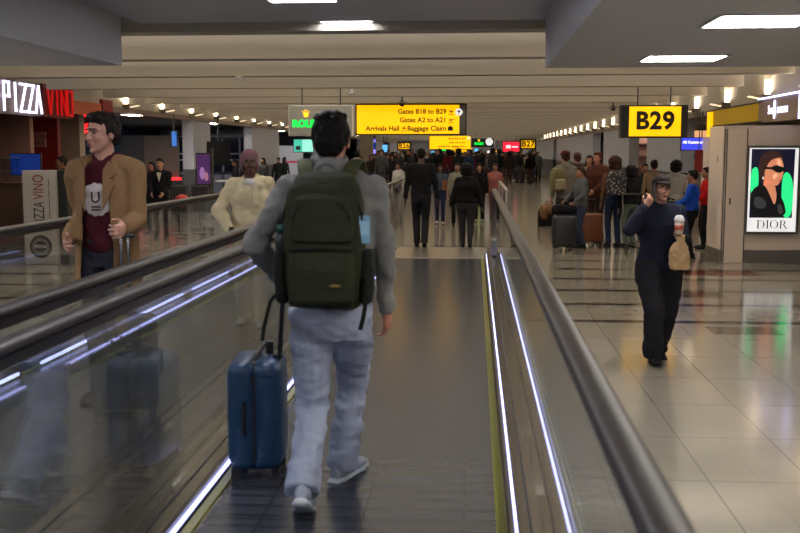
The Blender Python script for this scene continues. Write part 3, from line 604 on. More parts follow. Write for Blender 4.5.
poly('hair_shape', [(98,112),(108,82),(135,62),(170,58),(205,70),(222,96),(200,92),(175,96),(150,112),(138,135),(128,160),(120,200),(104,190),(94,150)], glow('poster_hair', (46,26,22), 1), 5); poly('neck_shape', [(128,190),(160,215),(185,238),(195,300),(180,350),(120,250)], sk, 4); poly('highlight_shape', [(190,95),(206,110),(214,140),(200,140),(186,120)], sk2, 5); poly('highlight_shape', [(170,175),(195,172),(188,200),(170,205)], sk2, 5)
poly('glasses_frame', [(120,138),(160,142),(180,130),(206,136),(240,150),(236,166),(218,162),(205,172),(180,166),(165,152),(120,152)], bk, 6)
poly('lips_shape', [(198,208),(212,205),(216,212),(202,217)], glow('poster_lips', (150,50,50), 1), 6)
poly('jacket_shape', [(58,404),(58,270),(95,235),(130,230),(165,300),(185,345),(200,290),(180,250),(215,262),(212,290),(235,330),(246,404)], bk, 7)
poly('jacket_highlight', [(75,300),(115,290),(150,340),(120,360),(80,350)], gy, 8); poly('jacket_highlight', [(195,330),(220,335),(232,380),(205,390)], gy, 8)
poly('earring', [(118,190),(124,192),(122,206),(117,204)], 'whites', 8)
def serif(t):
    s = hp*.10; z0 = pp(0,460)[1]; m_ = mat('poster_letter', sr(60,58,56), .6); x = pp(97,0)[0]; Fn = lambda u,v,d: (u,d,v)
    def stroke(pts, nm='poster_letter'): MB().prism([(x+a*s, z0+b_*s) for a, b_ in pts], -.001, -.0025, Fn).obj('letter_stroke', m_, t)
    def bowl(cx, cz, rx, rz, a0, a1, th):
        o_ = [(cx+rx*math.cos(a0+(a1-a0)*i/14), cz+rz*math.sin(a0+(a1-a0)*i/14)) for i in range(15)]; i_ = [(cx+(rx-th*(.25+.75*abs(math.cos(a0+(a1-a0)*i/14))))*math.cos(a0+(a1-a0)*i/14), cz+(rz-th*.25)*math.sin(a0+(a1-a0)*i/14)) for i in range(14,-1,-1)]; stroke(o_+i_)
    stroke([(.1,0),(.25,0),(.25,1),(.1,1)]); stroke([(0,.0),(.4,.0),(.4,.04),(0,.04)]); stroke([(0,.96),(.4,.96),(.4,1),(0,1)]); bowl(.35,.5,.6,.5,-PI/2,PI/2,.16)
    x += 1.1*s; stroke([(.1,0),(.25,0),(.25,1),(.1,1)]); stroke([(0,0),(.35,0),(.35,.04),(0,.04)]); stroke([(0,.96),(.35,.96),(.35,1),(0,1)])
    x += .45*s; bowl(.5,.5,.5,.52,0,2*PI,.16); x += 1.12*s
    stroke([(.1,0),(.25,0),(.25,1),(.1,1)]); stroke([(0,0),(.35,0),(.35,.04),(0,.04)]); bowl(.3,.74,.42,.26,-PI/2,PI/2,.15); stroke([(.4,.48),(.55,.48),(.95,.0),(.78,0)])
serif(t)
# blue screen over the desk
D = 22.0
t, w, h = hung('overhead_screen', 'blue overhead screen reading All Customers above the queue', 'screen', X(679,D), X(705.5,D), Z(150.5,D), Z(137.5,D), D, .08, 'bscr', 'black', .015, True, rise=2.56)
text('All Customers', .078, 'wglow', t, 'lettering', face_cam(-.01, -.015, h*.62), bold=.002)
D = 20.5
t = thing('hanging_banner', 'narrow red banner hanging behind the staff in blue and red shirts', 'banner', (X(697.5,D), D, Z(172,D)))
MB().box(-.08,.08,0,.02,0,.45).obj('banner_cloth', 'red', t); MB().cap((0,.01,.45),(0,.01,2.56-Z(172,D)),.01,.01,6).obj('hanger', 'dark', t)
# service counter behind the queue
t = thing('service_counter', 'dark service counter behind the queue at right', 'counter', (6.6, 23, 0)); MB().box(-.4,.4,-2.5,1.2,0,1.05).obj('body', 'wains', t); MB().box(-.5,.5,-2.6,1.3,1.05,1.1).obj('top', 'beige', t, bev=.01)
# warm glimpses inside the right openings
t = thing('shop_display', 'warm lit wooden shop shelf seen through gap right of centre columns', 'shelf', (5.95, 41.2, 0)); MB().box(0,1.6,0,.1,0,2.3).obj('back_panel', 'pinkwood', t)
for z in (.5,1.0,1.5,2.0): MB().box(0,1.6,-.3,0,z,z+.04).obj('shelf_board', 'wood', t)
t = thing('shop_lightbox', 'orange and blue lit picture panel in opening under the B29 sign', 'light box', (5.75, 31.4, 1.5)); MB().box(-.1,1.6,0,.15,0,.9).obj('housing', 'dark', t); MB().box(0,1.5,-.02,0,.05,.42).obj('lower_picture', glow('picture_blue', (60,80,110), .6), t); MB().box(0,1.5,-.02,0,.42,.85).obj('upper_picture', glow('picture_peach', (235,170,120), .8), t)
# dark red and brown floor inlays
for i, (a, b_, c_, d_, m_) in enumerate(((686,752,271.5,275,'red_inlay'),(680,720,293,297.5,'brown_inlay'),(714,772,327.5,334,'brown_inlay'))):
    p0 = G(a, d_); p1 = G(b_, c_); mm = mat(m_, sr(104,34,26) if 'red' in m_ else sr(92,80,68), .15)
    struct(bx('trim_%d' % nb, mm, p0.x, p1.x, p0.y, p1.y, 0, .002)); nb += 1
# ================================================================ left side: pizza shop, displays
D = 14.7
t = thing('banner_stand', 'white PIZZA VINO advertising board standing before the brown counter', 'sign board', (X(40,D,220), D, 0)); w = .255
hb = Z(170.5,D,40)
MB().box(-w,w,0,.10,.0,hb).obj('board', mat('board_white', sr(165,160,156), .5), t, bev=.01); MB().box(-w+.01,w+.14,.1,.5,0,hb-.0).obj('side_cabinet', 'black', t)
RT = Matrix.Rotation(PI/2,4,'Y')
def vert(x, z): return Matrix.Translation((x,-.002,z)) @ Matrix.Rotation(-PI/2,4,'Y') @ Matrix.Rotation(PI/2,4,'X')
pr = mat('print_dark', sr(30,28,30), .5); rd = mat('print_red', sr(120,20,22), .5)
text('PIZZA', .24, pr, t, 'lettering', vert(-.0, .955), align='RIGHT', sx=.56, ext=.001); text('VINO', .24, rd, t, 'lettering', vert(-.0, .985), align='LEFT', sx=.64, ext=.001)
[MB().box(.150,.165,-.002,0,.66+.032*i,.66+.032*i+(.022 if i % 5 else .008)).obj('small_print', pr, t) for i in range(20)]
cx, cz = .0, .27
MB().loft([((cx,0,cz),.175,.175),((cx,-.006,cz),.175,.175)], 28).obj('round_logo', pr, t)
MB().loft([((cx,-.006,cz),.13,.13),((cx,-.009,cz),.13,.13)], 24).obj('logo_ring', mat('print_grey', sr(110,106,104), .5), t); MB().loft([((cx,-.009,cz),.09,.09),((cx,-.012,cz),.09,.09)], 24).obj('logo_centre', pr, t)
text('PIZZA', .07, 'white', t, 'lettering', face_cam(cx, -.0125, cz), ext=.001)
# counter at left edge
t = thing('shop_counter', 'dark brown wooden pizza shop counter with steel base at left edge', 'counter', (X(0,15.3), 15.3, 0))
MB().box(-2.5,.36,0,.8,.22,1.18).obj('body', 'wood', t); MB().box(-2.5,.37,-.01,.82,0,.22).obj('steel_base', 'steel', t); MB().box(-2.5,.40,-.05,.85,1.18,1.22).obj('top', 'wood', t)
cs = thing('display_case', 'glass food display case on the brown counter at left edge', 'display case', (X(0,15.5), 15.5, 1.22))
MB().box(-1.5,.2,.3,.32,0,.38).obj('back_glass', 'glass', cs); MB().box(-1.5,.2,0,.01,0,.38).obj('front_glass', 'glass', cs); MB().box(-1.5,.22,-.01,.34,.38,.40).obj('top', 'steel', cs); MB().box(-1.45,.15,.05,.28,.17,.18).obj('shelf', 'steel', cs)
for i in range(5):
    p = MB().ell((-.05-.13*i,.15,.03),(.055,.05,.028)).obj('bread_roll', mat('bread_crust', sr(150,96,50), .7), None, True, loc=(cs.location.x, cs.location.y, 1.22)); tag(p, 'bread roll inside the glass display case at left edge', 'bread', 'bread rolls in the display case')
# blue screen on the counter
t = thing('menu_screen', 'dark blue lit monitor above the PIZZA VINO board', 'monitor', (X(27,15.9), 15.9, 1.22)); MB().box(-.26,.26,0,.05,.10,.46).obj('housing', 'black', t); MB().box(-.245,.245,-.005,0,.115,.445).obj('screen', glow('monitor_blue', (14,40,110), .55), t); MB().box(-.05,.05,0,.05,0,.10).obj('stand', 'black', t)
# fascia with lettering
fx = XL+.05
y0 = 12.0
t = thing('shop_sign', 'PIZZA VINO shop sign with white and red glowing letters', 'sign', (fx, y0, 2.36))
MB().box(-.25,0,0,6.4,0,.60).obj('fascia_board', mat('sign_board_taupe', sr(120,104,92), .6), t)
rp = MB().box(-.2,.05,18.37-y0,19.76-y0,.0,.61).obj('red_panel', mat('sign_red_board', sr(90,10,12), .5), t)
def stroke_word(letters, ya, yb, z0, z1, m, xx, th):
    n = len(letters); wd = (yb-ya)/n
    for i, L in enumerate(letters):
        y = ya+i*wd+wd*.12-y0; ww = wd*(.76)
        segs = {'P':[(0,0,0,1),(0,1,.8,1),(.8,1,.8,.5),(.8,.5,0,.5)],'I':[(.5,0,.5,1)],'Z':[(0,1,1,1),(1,1,0,0),(0,0,1,0)],'A':[(0,0,.5,1),(.5,1,1,0)],'V':[(0,1,.5,0),(.5,0,1,1)],'N':[(0,0,0,1),(0,1,1,0),(1,0,1,1)],'O':[(0,0,0,1),(0,1,1,1),(1,1,1,0),(1,0,0,0)]}[L]
        mb = MB()
        for a_, b_, c_, d_ in segs:
            p = V((y+a_*ww, z0+b_*(z1-z0))); q = V((y+c_*ww, z0+d_*(z1-z0))); d = (q-p).normalized(); nn = V((-d.y,d.x))*th; p = p-d*th*.9; q = q+d*th*.9
            mb.prism([tuple(p+nn),tuple(q+nn),tuple(q-nn),tuple(p-nn)], xx, xx+.03, lambda u,v,e: (e,u,v))
        mb.obj('letter', m, t)
stroke_word('PIZZA', 16.75, 18.32, .06, .54, 'wglow', .035, .021)
stroke_word('VINO', 18.45, 19.68, .06, .53, 'rglow', .07, .017)
struct(bx('wall_left', 'pinkwood', -12, XL-.2, 18.4, 18.55, 0, 2.4))
struct(bx('wall_left', 'red', XL-1.3, XL-.35, 20.0, 20.15, 0, 2.4))
struct(bx('wall_left', mat('cream_wall', sr(165,148,134), .6), -9.2, -8.68, 21.6, 21.9, 0, 2.6))
t = thing('small_notice', 'pale ORDER HERE notice hanging in front of the red wall', 'notice', (X(37,19.5,140), 19.5, Z(147,19.5))); MB().box(-.18,.18,0,.02,0,.3).obj('board', mat('notice_pink', sr(150,110,104), .6), t)
text('ORDER', .12, rd, t, 'lettering', face_cam(0,-.002,.20), ext=.001); text('HERE', .12, rd, t, 'lettering', face_cam(0,-.002,.08), ext=.001)
for q in (-1,1): MB().cap((q*.12,.01,.3),(q*.12,.01,2.68-t.location.z),.006,.006,6).obj('hanger', 'dark', t)
t = thing('shop_canopy', 'orange canopy board between the red sign and a dark red box', 'canopy', (XL+.06, 19.85, 2.5)); MB().box(-.1,0,0,1.55,-.02,.24).obj('board', 'orange', t)
t = thing('red_box_sign', 'dark red box at the end of the orange canopy board', 'sign', (XL+.08, 21.45, 2.48)); MB().box(-.3,.0,0,.6,-.0,.36).obj('housing', 'red', t, bev=.01)
# round red neon
t = thing('neon_sign', 'round glowing red neon sign behind the head of the coat man', 'neon sign', (X(80,22.5,123), 22.5, Z(132,22.5)))
MB().box(-.22,.28,.03,.06,-.05,.5).obj('back_board', 'black', t)
def ring(mb, cx, cz, r, a0, a1, th):
    for i in range(14):
        a = a0+(a1-a0)*i/14; b_ = a0+(a1-a0)*(i+1)/14; mb.cap((cx+r*math.cos(a),0,cz+r*math.sin(a)),(cx+r*math.cos(b_),0,cz+r*math.sin(b_)),th,th,6)
mb = MB(); ring(mb, .05, .2, .2, .4*PI, 1.75*PI, .028); mb.obj('outer_arc', 'rneon', t); mb = MB(); ring(mb, .07, .2, .11, .6*PI, 1.8*PI, .018); mb.cap((-.02,0,.25),(.16,0,.12),.012,.012,6).cap((0,0,.13),(.18,0,.2),.012,.012,6); mb.obj('inner_script', 'rneon', t)
for q in (-.1,.15): MB().cap((q,.045,.45),(q,.045,2.68-t.location.z),.01,.01,6).obj('hanger', 'dark', t)
# red neon line + dark blue panels in the bar
t = thing('bar_wall', 'dark blue bar wall with a glowing red line behind the coat man', 'bar', (-10.9, 30, 0)); MB().box(-1.6,.1,0,.15,0,2.1).obj('blue_panel', mat('bar_blue', sr(20,52,84), .5), t); MB().box(.1,.85,0,.15,0,2.2).obj('grey_panel', 'wains', t); MB().box(.85,1.9,0,.15,0,2.2).obj('taupe_panel', mat('taupe_panel', sr(110,96,88), .6), t); MB().box(-1.6,2.0,-.1,-.05,.86,.93).obj('red_neon_line', 'rneon', t); MB().box(-1.6,2.2,-.6,-.1,0,.85).obj('bar_counter', 'black', t)
for i, (px, py) in enumerate(((137,136),(152,133),(161,140),(220,130),(237,132),(232,127),(246,133),(285,131),(300,130))):
    D = 26 if i < 3 else (34 if i < 7 else 46); x = X(px, D, py)
    x = min(x, XL-.5); t = thing('shop_ceiling_lamp', ('square lamp in the dark bar ceiling behind the coat man','square lamp in the ceiling above the waiting area','square lamp in the far left shop ceiling')[0 if i < 3 else 1 if i < 7 else 2], 'ceiling light', (x, D, 2.68), 0, ('bar ceiling lamps','waiting area ceiling lamps','far shop ceiling lamps')[0 if i < 3 else 1 if i < 7 else 2]); MB().box(-.3,.3,-.3,.3,-.02,0).obj('diffuser', 'lamp', t); MB().box(-.33,.33,-.33,.33,-.012,0).obj('frame', 'white', t)
# small blue vertical screen by the column
D = 26; t = thing('vertical_screen', 'small blue lit screen hanging beside the left column', 'screen', (X(174,D,150), D, Z(147,D))); MB().box(-.07,.09,0,.05,0,.42).obj('housing', 'black', t); MB().box(-.05,.08,-.006,0,.02,.4).obj('screen', glow('screen_azure', (40,90,160), .7), t); MB().cap((0,.02,.4),(0,.02,2.68-t.location.z),.012,.012,6).obj('hanger', 'dark', t)
# black television, purple poster, frame stands
D = 27; t = thing('television', 'large switched-off black television hanging right of the left column', 'television', (X(218,D,150), D, Z(166,D))); MB().box(-.32,.32,0,.07,0,.66).obj('screen', mat('screen_black', (.003,.003,.004), .7, spec=.1), t, bev=.01); MB().cap((0,.03,.66),(0,.03,2.68-t.location.z),.02,.02,8).obj('hanger', 'dark', t)
D = 22; t = thing('poster_stand', 'purple poster on a tall grey stand in front of the left column', 'poster', (X(204,D,190), D, 0)); zt = Z(153,D)
MB().box(-.17,.17,0,.03,zt-.72,zt).obj('poster_frame', 'dark', t); ps = MB().box(-.15,.15,-.004,0,zt-.69,zt-.03).obj('poster_print', glow('poster_purple', (70,38,86), .55), t); MB().ell((-.03,-.006,zt-.45),(.06,.003,.14)).obj('printed_shape', glow('poster_lilac', (150,110,170), .5), ps); MB().ell((.06,-.006,zt-.52),(.05,.003,.10)).obj('printed_shape', glow('poster_pinkish', (170,120,140), .4), ps)
for q in (-.16,.16): MB().box(q-.012,q+.012,.0,.03,0,zt-.7).obj('post', 'alu', t)
MB().box(.18,.22,.0,.05,0,zt+.1).obj('side_post', 'alu', t); MB().box(-.25,.25,-.15,.2,0,.03).obj('base', 'dark', t)
D = 20.5; t = thing('display_stand', 'pair of tilted empty metal display frames before the left column', 'display stand', (X(188,D,200), D, 0))
za, zb = Z(214,D), Z(186,D)
for x0 in (-.42,.05):
    m_ = MB(); m_.box(x0,x0+.03,0,.03,za,zb).box(x0+.37,x0+.40,0,.03,za,zb).box(x0,x0+.4,0,.03,zb-.03,zb).box(x0,x0+.4,0,.03,za,za+.03); m_.obj('frame', 'alu', t); MB().box(x0+.03,x0+.37,.01,.02,za+.03,zb-.03).obj('dark_panel', 'dark', t); MB().box(x0+.18,x0+.22,0,.04,0,za).obj('leg', 'dark', t); MB().box(x0+.05,x0+.35,-.15,.2,0,.02).obj('foot', 'dark', t)
D = 19.5; t = thing('red_balloon', 'small red round ball held low near the display frames', 'ball', (X(182,D,204), D, Z(209,D))); MB().ell((0,0,.14),(.14,.14,.13)).obj('ball', mat('ball_red', sr(170,20,24), .4), t, True); MB().cap((0,0,.02),(0,0,-t.location.z+.001),.01,.01,6).obj('stick', 'dark', t); MB().box(-.1,.1,-.1,.1,-t.location.z,-t.location.z+.02).obj('base','dark',t)
# waiting area: window wall, seats
t = thing('window_1', None, None, (-12.4, 40, 0)); t['kind'] = 'structure'; t.name = 'window_1'
MB().box(0,3.3,.05,.07,.9,2.4).obj('pane', mat('night_glass', sr(26,34,46), .1), t)
for x in (0,.6,1.3,1.5,2.2,2.9,3.3): MB().box(x,x+.07,0,.1,0,2.5).obj('mullion', 'wallgrey', t)
for z in (.8,1.35,1.6,2.3): MB().box(0,3.3,.0,.09,z,z+.06).obj('transom', 'wallgrey', t)
MB().box(0,3.3,0,.12,0,.85).obj('sill_panel', 'wallgrey', t)
sp = [(-9.3-1.0*(i%3), 30.8+1.3*(i//3)) for i in range(9)]
def seat(loc, label):
    t = thing('waiting_seat', label, 'seat', loc, 0, 'dark seats in the waiting area'); MB().box(-.25,.25,-.25,.22,.42,.5).obj('seat', 'black', t, bev=.02); MB().box(-.25,.25,.2,.27,.5,1.0).obj('backrest', 'black', t, bev=.02)
    for a in (-.2,.2):
        for b_ in (-.2,.2): MB().cap((a,b_,0),(a,b_,.42),.015,.015,6).obj('leg', 'chrome', t)
    return t
s0 = seat((*sp[0],0), 'dark padded seat in the waiting area left of the cream-clad woman')
for p in sp[1:]: copy_tree(s0, s0['label'], (*p,0), 0)
D = 26; t = thing('cafe_table', 'pale table top in the waiting area beside the purple poster', 'table', (X(237,D,190), D, 0)); MB().box(-.5,.5,-.3,.3,.92,.96).obj('table_top', 'white', t, bev=.01); MB().cap((0,0,0),(0,0,.92),.03,.03,10).obj('pedestal', 'dark', t); MB().loft([((0,0,0),.25,.25),((0,0,.02),.25,.25)],20).obj('base','dark',t)
# teal screen and white advert panel
D = 31; t = thing('teal_screen', 'teal lit double screen hanging below the crowned sign', 'screen', (X(303.5,D,146), D, Z(152.5,D))); MB().box(-.32,.32,0,.06,0,.42).obj('housing', 'dark', t); MB().box(-.30,-.04,-.006,0,.02,.4).obj('left_screen', 'teal', t); MB().box(-.04,.30,-.006,0,.02,.4).obj('right_screen', 'tealw', t); MB().cap((0,.03,.4),(0,.03,2.82-t.location.z),.015,.015,6).obj('hanger', 'dark', t)
MB().box(-.24,-.1,-.012,-.006,.08,.2).obj('dark_graphic','dark',t)
D = 43; t = thing('wall_advert', 'white wall advert panel with a pink line behind the teal screen', 'advert', (X(281,D,160), D, Z(175,D))); MB().box(-.75,.95,0,.06,0,1.25).obj('panel', glow('advert_white', (170,170,176), .35), t); MB().box(.25,.8,-.01,0,.5,.6).obj('pink_line', glow('advert_pink', (170,70,100), .4), t)
# far column strip and violet line
D = 45; t = thing('square_pillar', 'brownish square pillar standing free under the big yellow sign', 'pillar', (X(366,D,160), D, 0)); MB().box(-.28,.28,0,.5,0,3.2).obj('shaft', mat('pillar_taupe', sr(112,100,86), .5), t); MB().box(-.3,.3,-.02,.52,0,.2).obj('base', 'steel', t)
D = 70; t = thing('violet_light_strip', 'thin vertical violet light strip on the far left wall', 'light strip', (X(374.5,D,150), D, 1.6)); MB().box(-.06,.06,0,.05,0,1.0).obj('tube', glow('violet_tube', (150,130,255), 1.2), t); MB().box(-.08,.08,.05,.1,-1.6,1.6).obj('back_channel','dark',t)
# ================================================================ people in the scene
def place(px, pf, pt): g_ = G(px, pf); return V((g_.x, g_.y, 0)), PD(px, pt, g_.y).z
def toloc(loc, rz, s, w): return tuple((Matrix.Rotation(-rz,3,'Z') @ (V(w)-V(loc)))/s)
def suitcase(label, loc, rz, w, d, h, col, pull=0, ribs=True, group=None, grey=False):
    t = thing('suitcase', label, 'suitcase', loc, rz, group); c = mat('case_%d_%d_%d' % col, sr(*col), .38, nz=.05); z0 = .065
    for q in (-1,1):   # two half shells along local y
        mb = MB(); y = q*d/4; n = 20; rs = []
        for k, (dy, sh) in enumerate(((.004,0),(d*.30,0),(d*.42,.012),(d*.49,.04))):
            y = q*dy; ww = w/2-sh; hh = h/2-sh; r = .05; ring = []
            for cx, cz, a0 in ((ww-r,hh-r,0),(-ww+r,hh-r,PI/2),(-ww+r,-hh+r,PI),(ww-r,-hh+r,1.5*PI)):
                for i in range(5): a = a0+PI/2*i/4; ring.append((cx+r*math.cos(a), y, z0+h/2+cz+r*math.sin(a)))
            rs.append(ring)
        mb.rings(rs); sh_ = mb.obj('shell', c, t, True)
        if ribs:
            mb = MB()
            for k in range(9): zz = z0+.07+k*(h-.14)/8; mb.box(-w/2-.004,w/2+.004,min(q*.03,q*d*.36),max(q*.03,q*d*.36),zz-.005,zz+.005)
            mb.obj('ribs', c, sh_)
    MB().box(-w/2+.02,w/2-.02,-.008,.008,z0+.0,z0+h).box(-w/2-.002,w/2+.002,-.008,.008,z0+.05,z0+h-.05).obj('zip_band', 'black', t)
    mb = MB(); mb.cap((-w/2-.022,.05,z0+h*.38),(-w/2-.022,.05,z0+h*.62),.011,.011,8).cap((-w/2-.022,.05,z0+h*.38),(-w/2,.05,z0+h*.36),.01,.01,8).cap((-w/2-.022,.05,z0+h*.62),(-w/2,.05,z0+h*.64),.01,.01,8); mb.obj('side_handle', 'black', t, True)
    mb = MB(); mb.cap((-.08,0,z0+h+.02),(.08,0,z0+h+.02),.011,.011,8).cap((-.08,0,z0+h+.02),(-.1,0,z0+h-.005),.01,.01,8).cap((.08,0,z0+h+.02),(.1,0,z0+h-.005),.01,.01,8); mb.obj('top_handle', 'black', t, True)
    for a in (-1,1):
        for b_ in (-1,1):
            x = a*(w/2-.045); y = b_*(d/2-.04); m_ = MB().box(x-.022,x+.022,y-.022,y+.022,.045,z0+.01); wh = m_.obj('wheel_fork', 'black', t)
            MB().loft([((x-.016,y,.026),.026,.026),((x-.004,y,.026),.026,.026)], 14, V((0,1,0))).loft([((x+.004,y,.026),.026,.026),((x+.016,y,.026),.026,.026)], 14, V((0,1,0))).obj('wheel', 'dark', wh)
    if pull:
        for q in (-1,1): MB().box(q*.075-.008,q*.075+.008,d/2-.045,d/2-.03,z0+h-.01,z0+h+pull).obj('pull_rod', 'chrome' if grey else 'dark', t)
        MB().cap((-.09,d/2-.038,z0+h+pull),(.09,d/2-.038,z0+h+pull),.016,.016,10).obj('grip', 'black', t, True)
    return t
# ---- the man with the backpack
fl = G(306, 516); frt = G(341, 482); loc = V(((fl.x+frt.x)/2+.045, 4.72, 0)); s = 1.90/1.75; rz = .03
pL = toloc(loc, rz, s, (fl.x, 4.41, 0)); pR = toloc(loc, rz, s, (frt.x, 5.02, 0))
hw = (X(280, 4.84), 4.88, 1.08)
rh = PD(389, 322, 4.84)
bp = person('person', 'man with green backpack in grey fleece and pale jeans walking away in the foreground', loc, rz, 1.885, top=(128,127,124), pants=(160,168,188), skin=(178,120,98), hair='quiff', hairc=(20,17,16), shoes=(160,166,180), shoe_sole=(205,208,215),
    footL=(pL[0]+.0, pL[1], .062, .06, -.5), footR=(pR[0], pR[1], .0, -.42, 0.06), drop=.078, handL=toloc(loc, rz, s, hw), handR=toloc(loc, rz, s, rh), elbL=(-.9,-.9,-.1), elbR=(.9,-.6,0), hem=.90, bulk=1.09, legw=1.12, cuff=1.15,
    vox=.010, bvox=.0065, det=True, collar='high', curlL=1.3, curlR=.75, fold=(.019,7,12), hy=-.05, lean=.05, nR=(-1,.3,0))
def beltpart(name, pts, w, th, mt, parent, up=V((0,1,0)), smooth=True):
    mb = MB(); rs = []
    for i, p in enumerate(pts):
        p = V(p); a = V(pts[max(i-1,0)]); b_ = V(pts[min(i+1,len(pts)-1)]); d = (b_-a).normalized(); x = d.cross(up).normalized(); y = x.cross(d).normalized()
        rs.append([p+x*w/2+y*th/2, p-x*w/2+y*th/2, p-x*w/2-y*th/2, p+x*w/2-y*th/2])
    return mb.rings(rs).obj(name, mt, parent, False)
# watch / cuff
W_ = bp['hR']; d_ = (bp['hR']-bp['eR']).normalized(); MB().loft([(W_-d_*.012,.031,.031),(W_+d_*.012,.03,.03)], 16).obj('wrist_band', mat('cuff_teal', sr(24,96,84), .6), bp['root'], True)
d2 = (bp['hL']-bp['eL']).normalized(); 
# backpack (its own thing)
def rr(c, a, b_, n=28, e=3.2):
    out = []
    for i in range(n):
        t = 2*PI*i/n; ct, st = math.cos(t), math.sin(t); out.append(V(c)+V((a*abs(ct)**(2/e)*(1 if ct >= 0 else -1), b_*abs(st)**(2/e)*(1 if st >= 0 else -1), 0)))
    return out
pk = thing('backpack', 'dark olive green backpack worn by the man in grey fleece', 'backpack', loc+V((0,0,-.012)), rz)
olive = cloth('backpack_olive', (46,48,32), .3, .75); olive2 = cloth('backpack_dark_trim', (28,30,24), .2, .7); olive3 = cloth('backpack_strap', (72,74,50), .3, .8)
y0 = -.225; k = s
def bag(name, secs, m_, parent, vox=.009): return link(name, remesh(MB().rings([rr((x*k*.92,y*k,z*k), a*k*.91, b_*k) for z,a,b_,y,x in secs]), vox, 3, (.006,9,9)), m_, parent)
body_ = bag('main_body', [(.925,.13,.07,y0+.03,0),(.94,.165,.095,y0+.01,0),(1.05,.182,.115,y0-.005,0),(1.2,.186,.118,y0-.005,0),(1.35,.182,.108,y0+.005,0),(1.43,.165,.092,y0+.02,0),(1.475,.135,.065,y0+.035,0),(1.49,.09,.04,y0+.045,0)], olive, pk)
bag('lower_pocket', [(.955,.12,.03,y0-.10,0),(.97,.145,.045,y0-.11,0),(1.10,.15,.055,y0-.115,0),(1.185,.145,.04,y0-.105,0),(1.195,.13,.02,y0-.10,0)], olive, pk)
bag('upper_pocket', [(1.205,.12,.02,y0-.10,0),(1.215,.14,.035,y0-.10,0),(1.30,.145,.035,y0-.095,0),(1.385,.12,.03,y0-.08,0),(1.41,.08,.02,y0-.06,0)], olive, pk)
for q in (-1,1): bag('side_pocket', [(.95,.02,.06,y0+.0,q*.185),(.96,.03,.075,y0-.0,q*.19),(1.10,.035,.08,y0-.0,q*.195),(1.17,.03,.075,y0-.0,q*.195)], olive2, pk)
def arcz(zc, wd, top, y, n=16): return [(wd*math.cos(PI-PI*i/n)*k, (y+.018*math.sin(PI*i/n))*k, (zc+top*math.sin(PI*i/n))*k) for i in range(n+1)]
def tube(name, pts, r, m_, parent):
    mb = MB(); rs = []
    for i, p in enumerate(pts):
        p = V(p); a = V(pts[max(i-1,0)]); b_ = V(pts[min(i+1,len(pts)-1)]); d = (b_-a).normalized(); x = d.cross(V((0,1,.1))).normalized(); y = x.cross(d)
        rs.append([p+x*r*math.cos(t*PI/4)+y*r*math.sin(t*PI/4) for t in range(8)])
    return mb.rings(rs).obj(name, m_, parent, True)
tube('main_zip', arcz(1.30, .162, .15, y0-.065), .006*k, olive2, pk); tube('pocket_zip', arcz(1.30,.115,.085,y0-.122), .005*k, olive2, pk); tube('pocket_zip', [(-.125*k,(y0-.150)*k,1.185*k),(0,(y0-.156)*k,1.19*k),(.135*k,(y0-.150)*k,1.185*k)], .006*k, olive2, pk)
tube('top_handle', [((.045*math.cos(PI*i/10))*k, (y0+.05)*k, (1.485+.045*math.sin(PI*i/10))*k) for i in range(11)], .010*k, cloth('handle_grey', (110,112,110)), pk)
for q in (-1,1):
    p_ = [(q*.075,y0+.07,1.42),(q*.092,-.125,1.49),(q*.112,-.03,1.545),(q*.122,.06,1.522),(q*.130,.145,1.43),(q*.14,.17,1.30),(q*.155,.13,1.15),(q*.175,.02,1.03),(q*.17,y0+.06,.99)]
    lt = bp['tz']; p_ = [(a*k,(b_+lt(c)*(1 if b_ > -.12 else .3))*k,c*k) for a, b_, c in p_]
    for it in range(2):
        p_ = [p_[0]]+[tuple((V(p_[i])+V(p_[i+1]))/2) if j else tuple(V(p_[i])*.75+V(p_[i+1])*.25) for i in range(len(p_)-1) for j in (0,1)]+[p_[-1]]
    mb = MB(); rs = []
    for i, p in enumerate(p_):
        p = V(p); a = V(p_[max(i-1,0)]); b_ = V(p_[min(i+1,len(p_)-1)]); d = (b_-a).normalized(); x = (V((1,0,0))-d*d.x).normalized(); y = d.cross(x)
        w_ = .033*k if i < len(p_)*.7 else .016*k; rs.append([p+x*w_*math.cos(t*PI/6)+y*.010*k*math.sin(t*PI/6) for t in range(12)])
    mb.rings(rs).obj('shoulder_strap', olive3, pk, True)
    tube('compression_strap', [(q*.172*k,(y0-.09)*k,1.06*k),(q*.186*k,(y0-.03)*k,1.065*k),(q*.176*k,(y0+.08)*k,1.06*k)], .007*k, olive2, pk)
beltpart('hanging_strap', [(-.19*k,(y0+.02)*k,1.0*k),(-.235*k,(y0+.02)*k,.95*k),(-.262*k,(y0+.01)*k,.84*k),(-.27*k,(y0+.01)*k,.78*k)], .018, .004, olive2, pk)
beltpart('hanging_strap', [(.17*k,(y0+.02)*k,.96*k),(.165*k,(y0-.04)*k,.90*k),(.15*k,(y0-.04)*k,.84*k)], .02, .004, olive2, pk)
MB().ell((.06*k,(y0-.168)*k,1.04*k),(.026,.003,.007)).obj('small_logo', mat('bag_logo', sr(120,96,30), .5), pk)
pt_ = PD(361, 228, 4.42); t = thing('paper_pack', 'light blue packet tucked in right side pocket of the green backpack', 'packet', pt_, .25); MB().box(-.04,.04,-.012,.012,-.07,.055).obj('packet_body', mat('packet_blue', sr(120,165,196), .5), t, bev=.006); MB().box(-.034,.034,-.014,-.012,-.03,.03).obj('printed_panel', mat('packet_print', sr(150,190,214), .5), t)
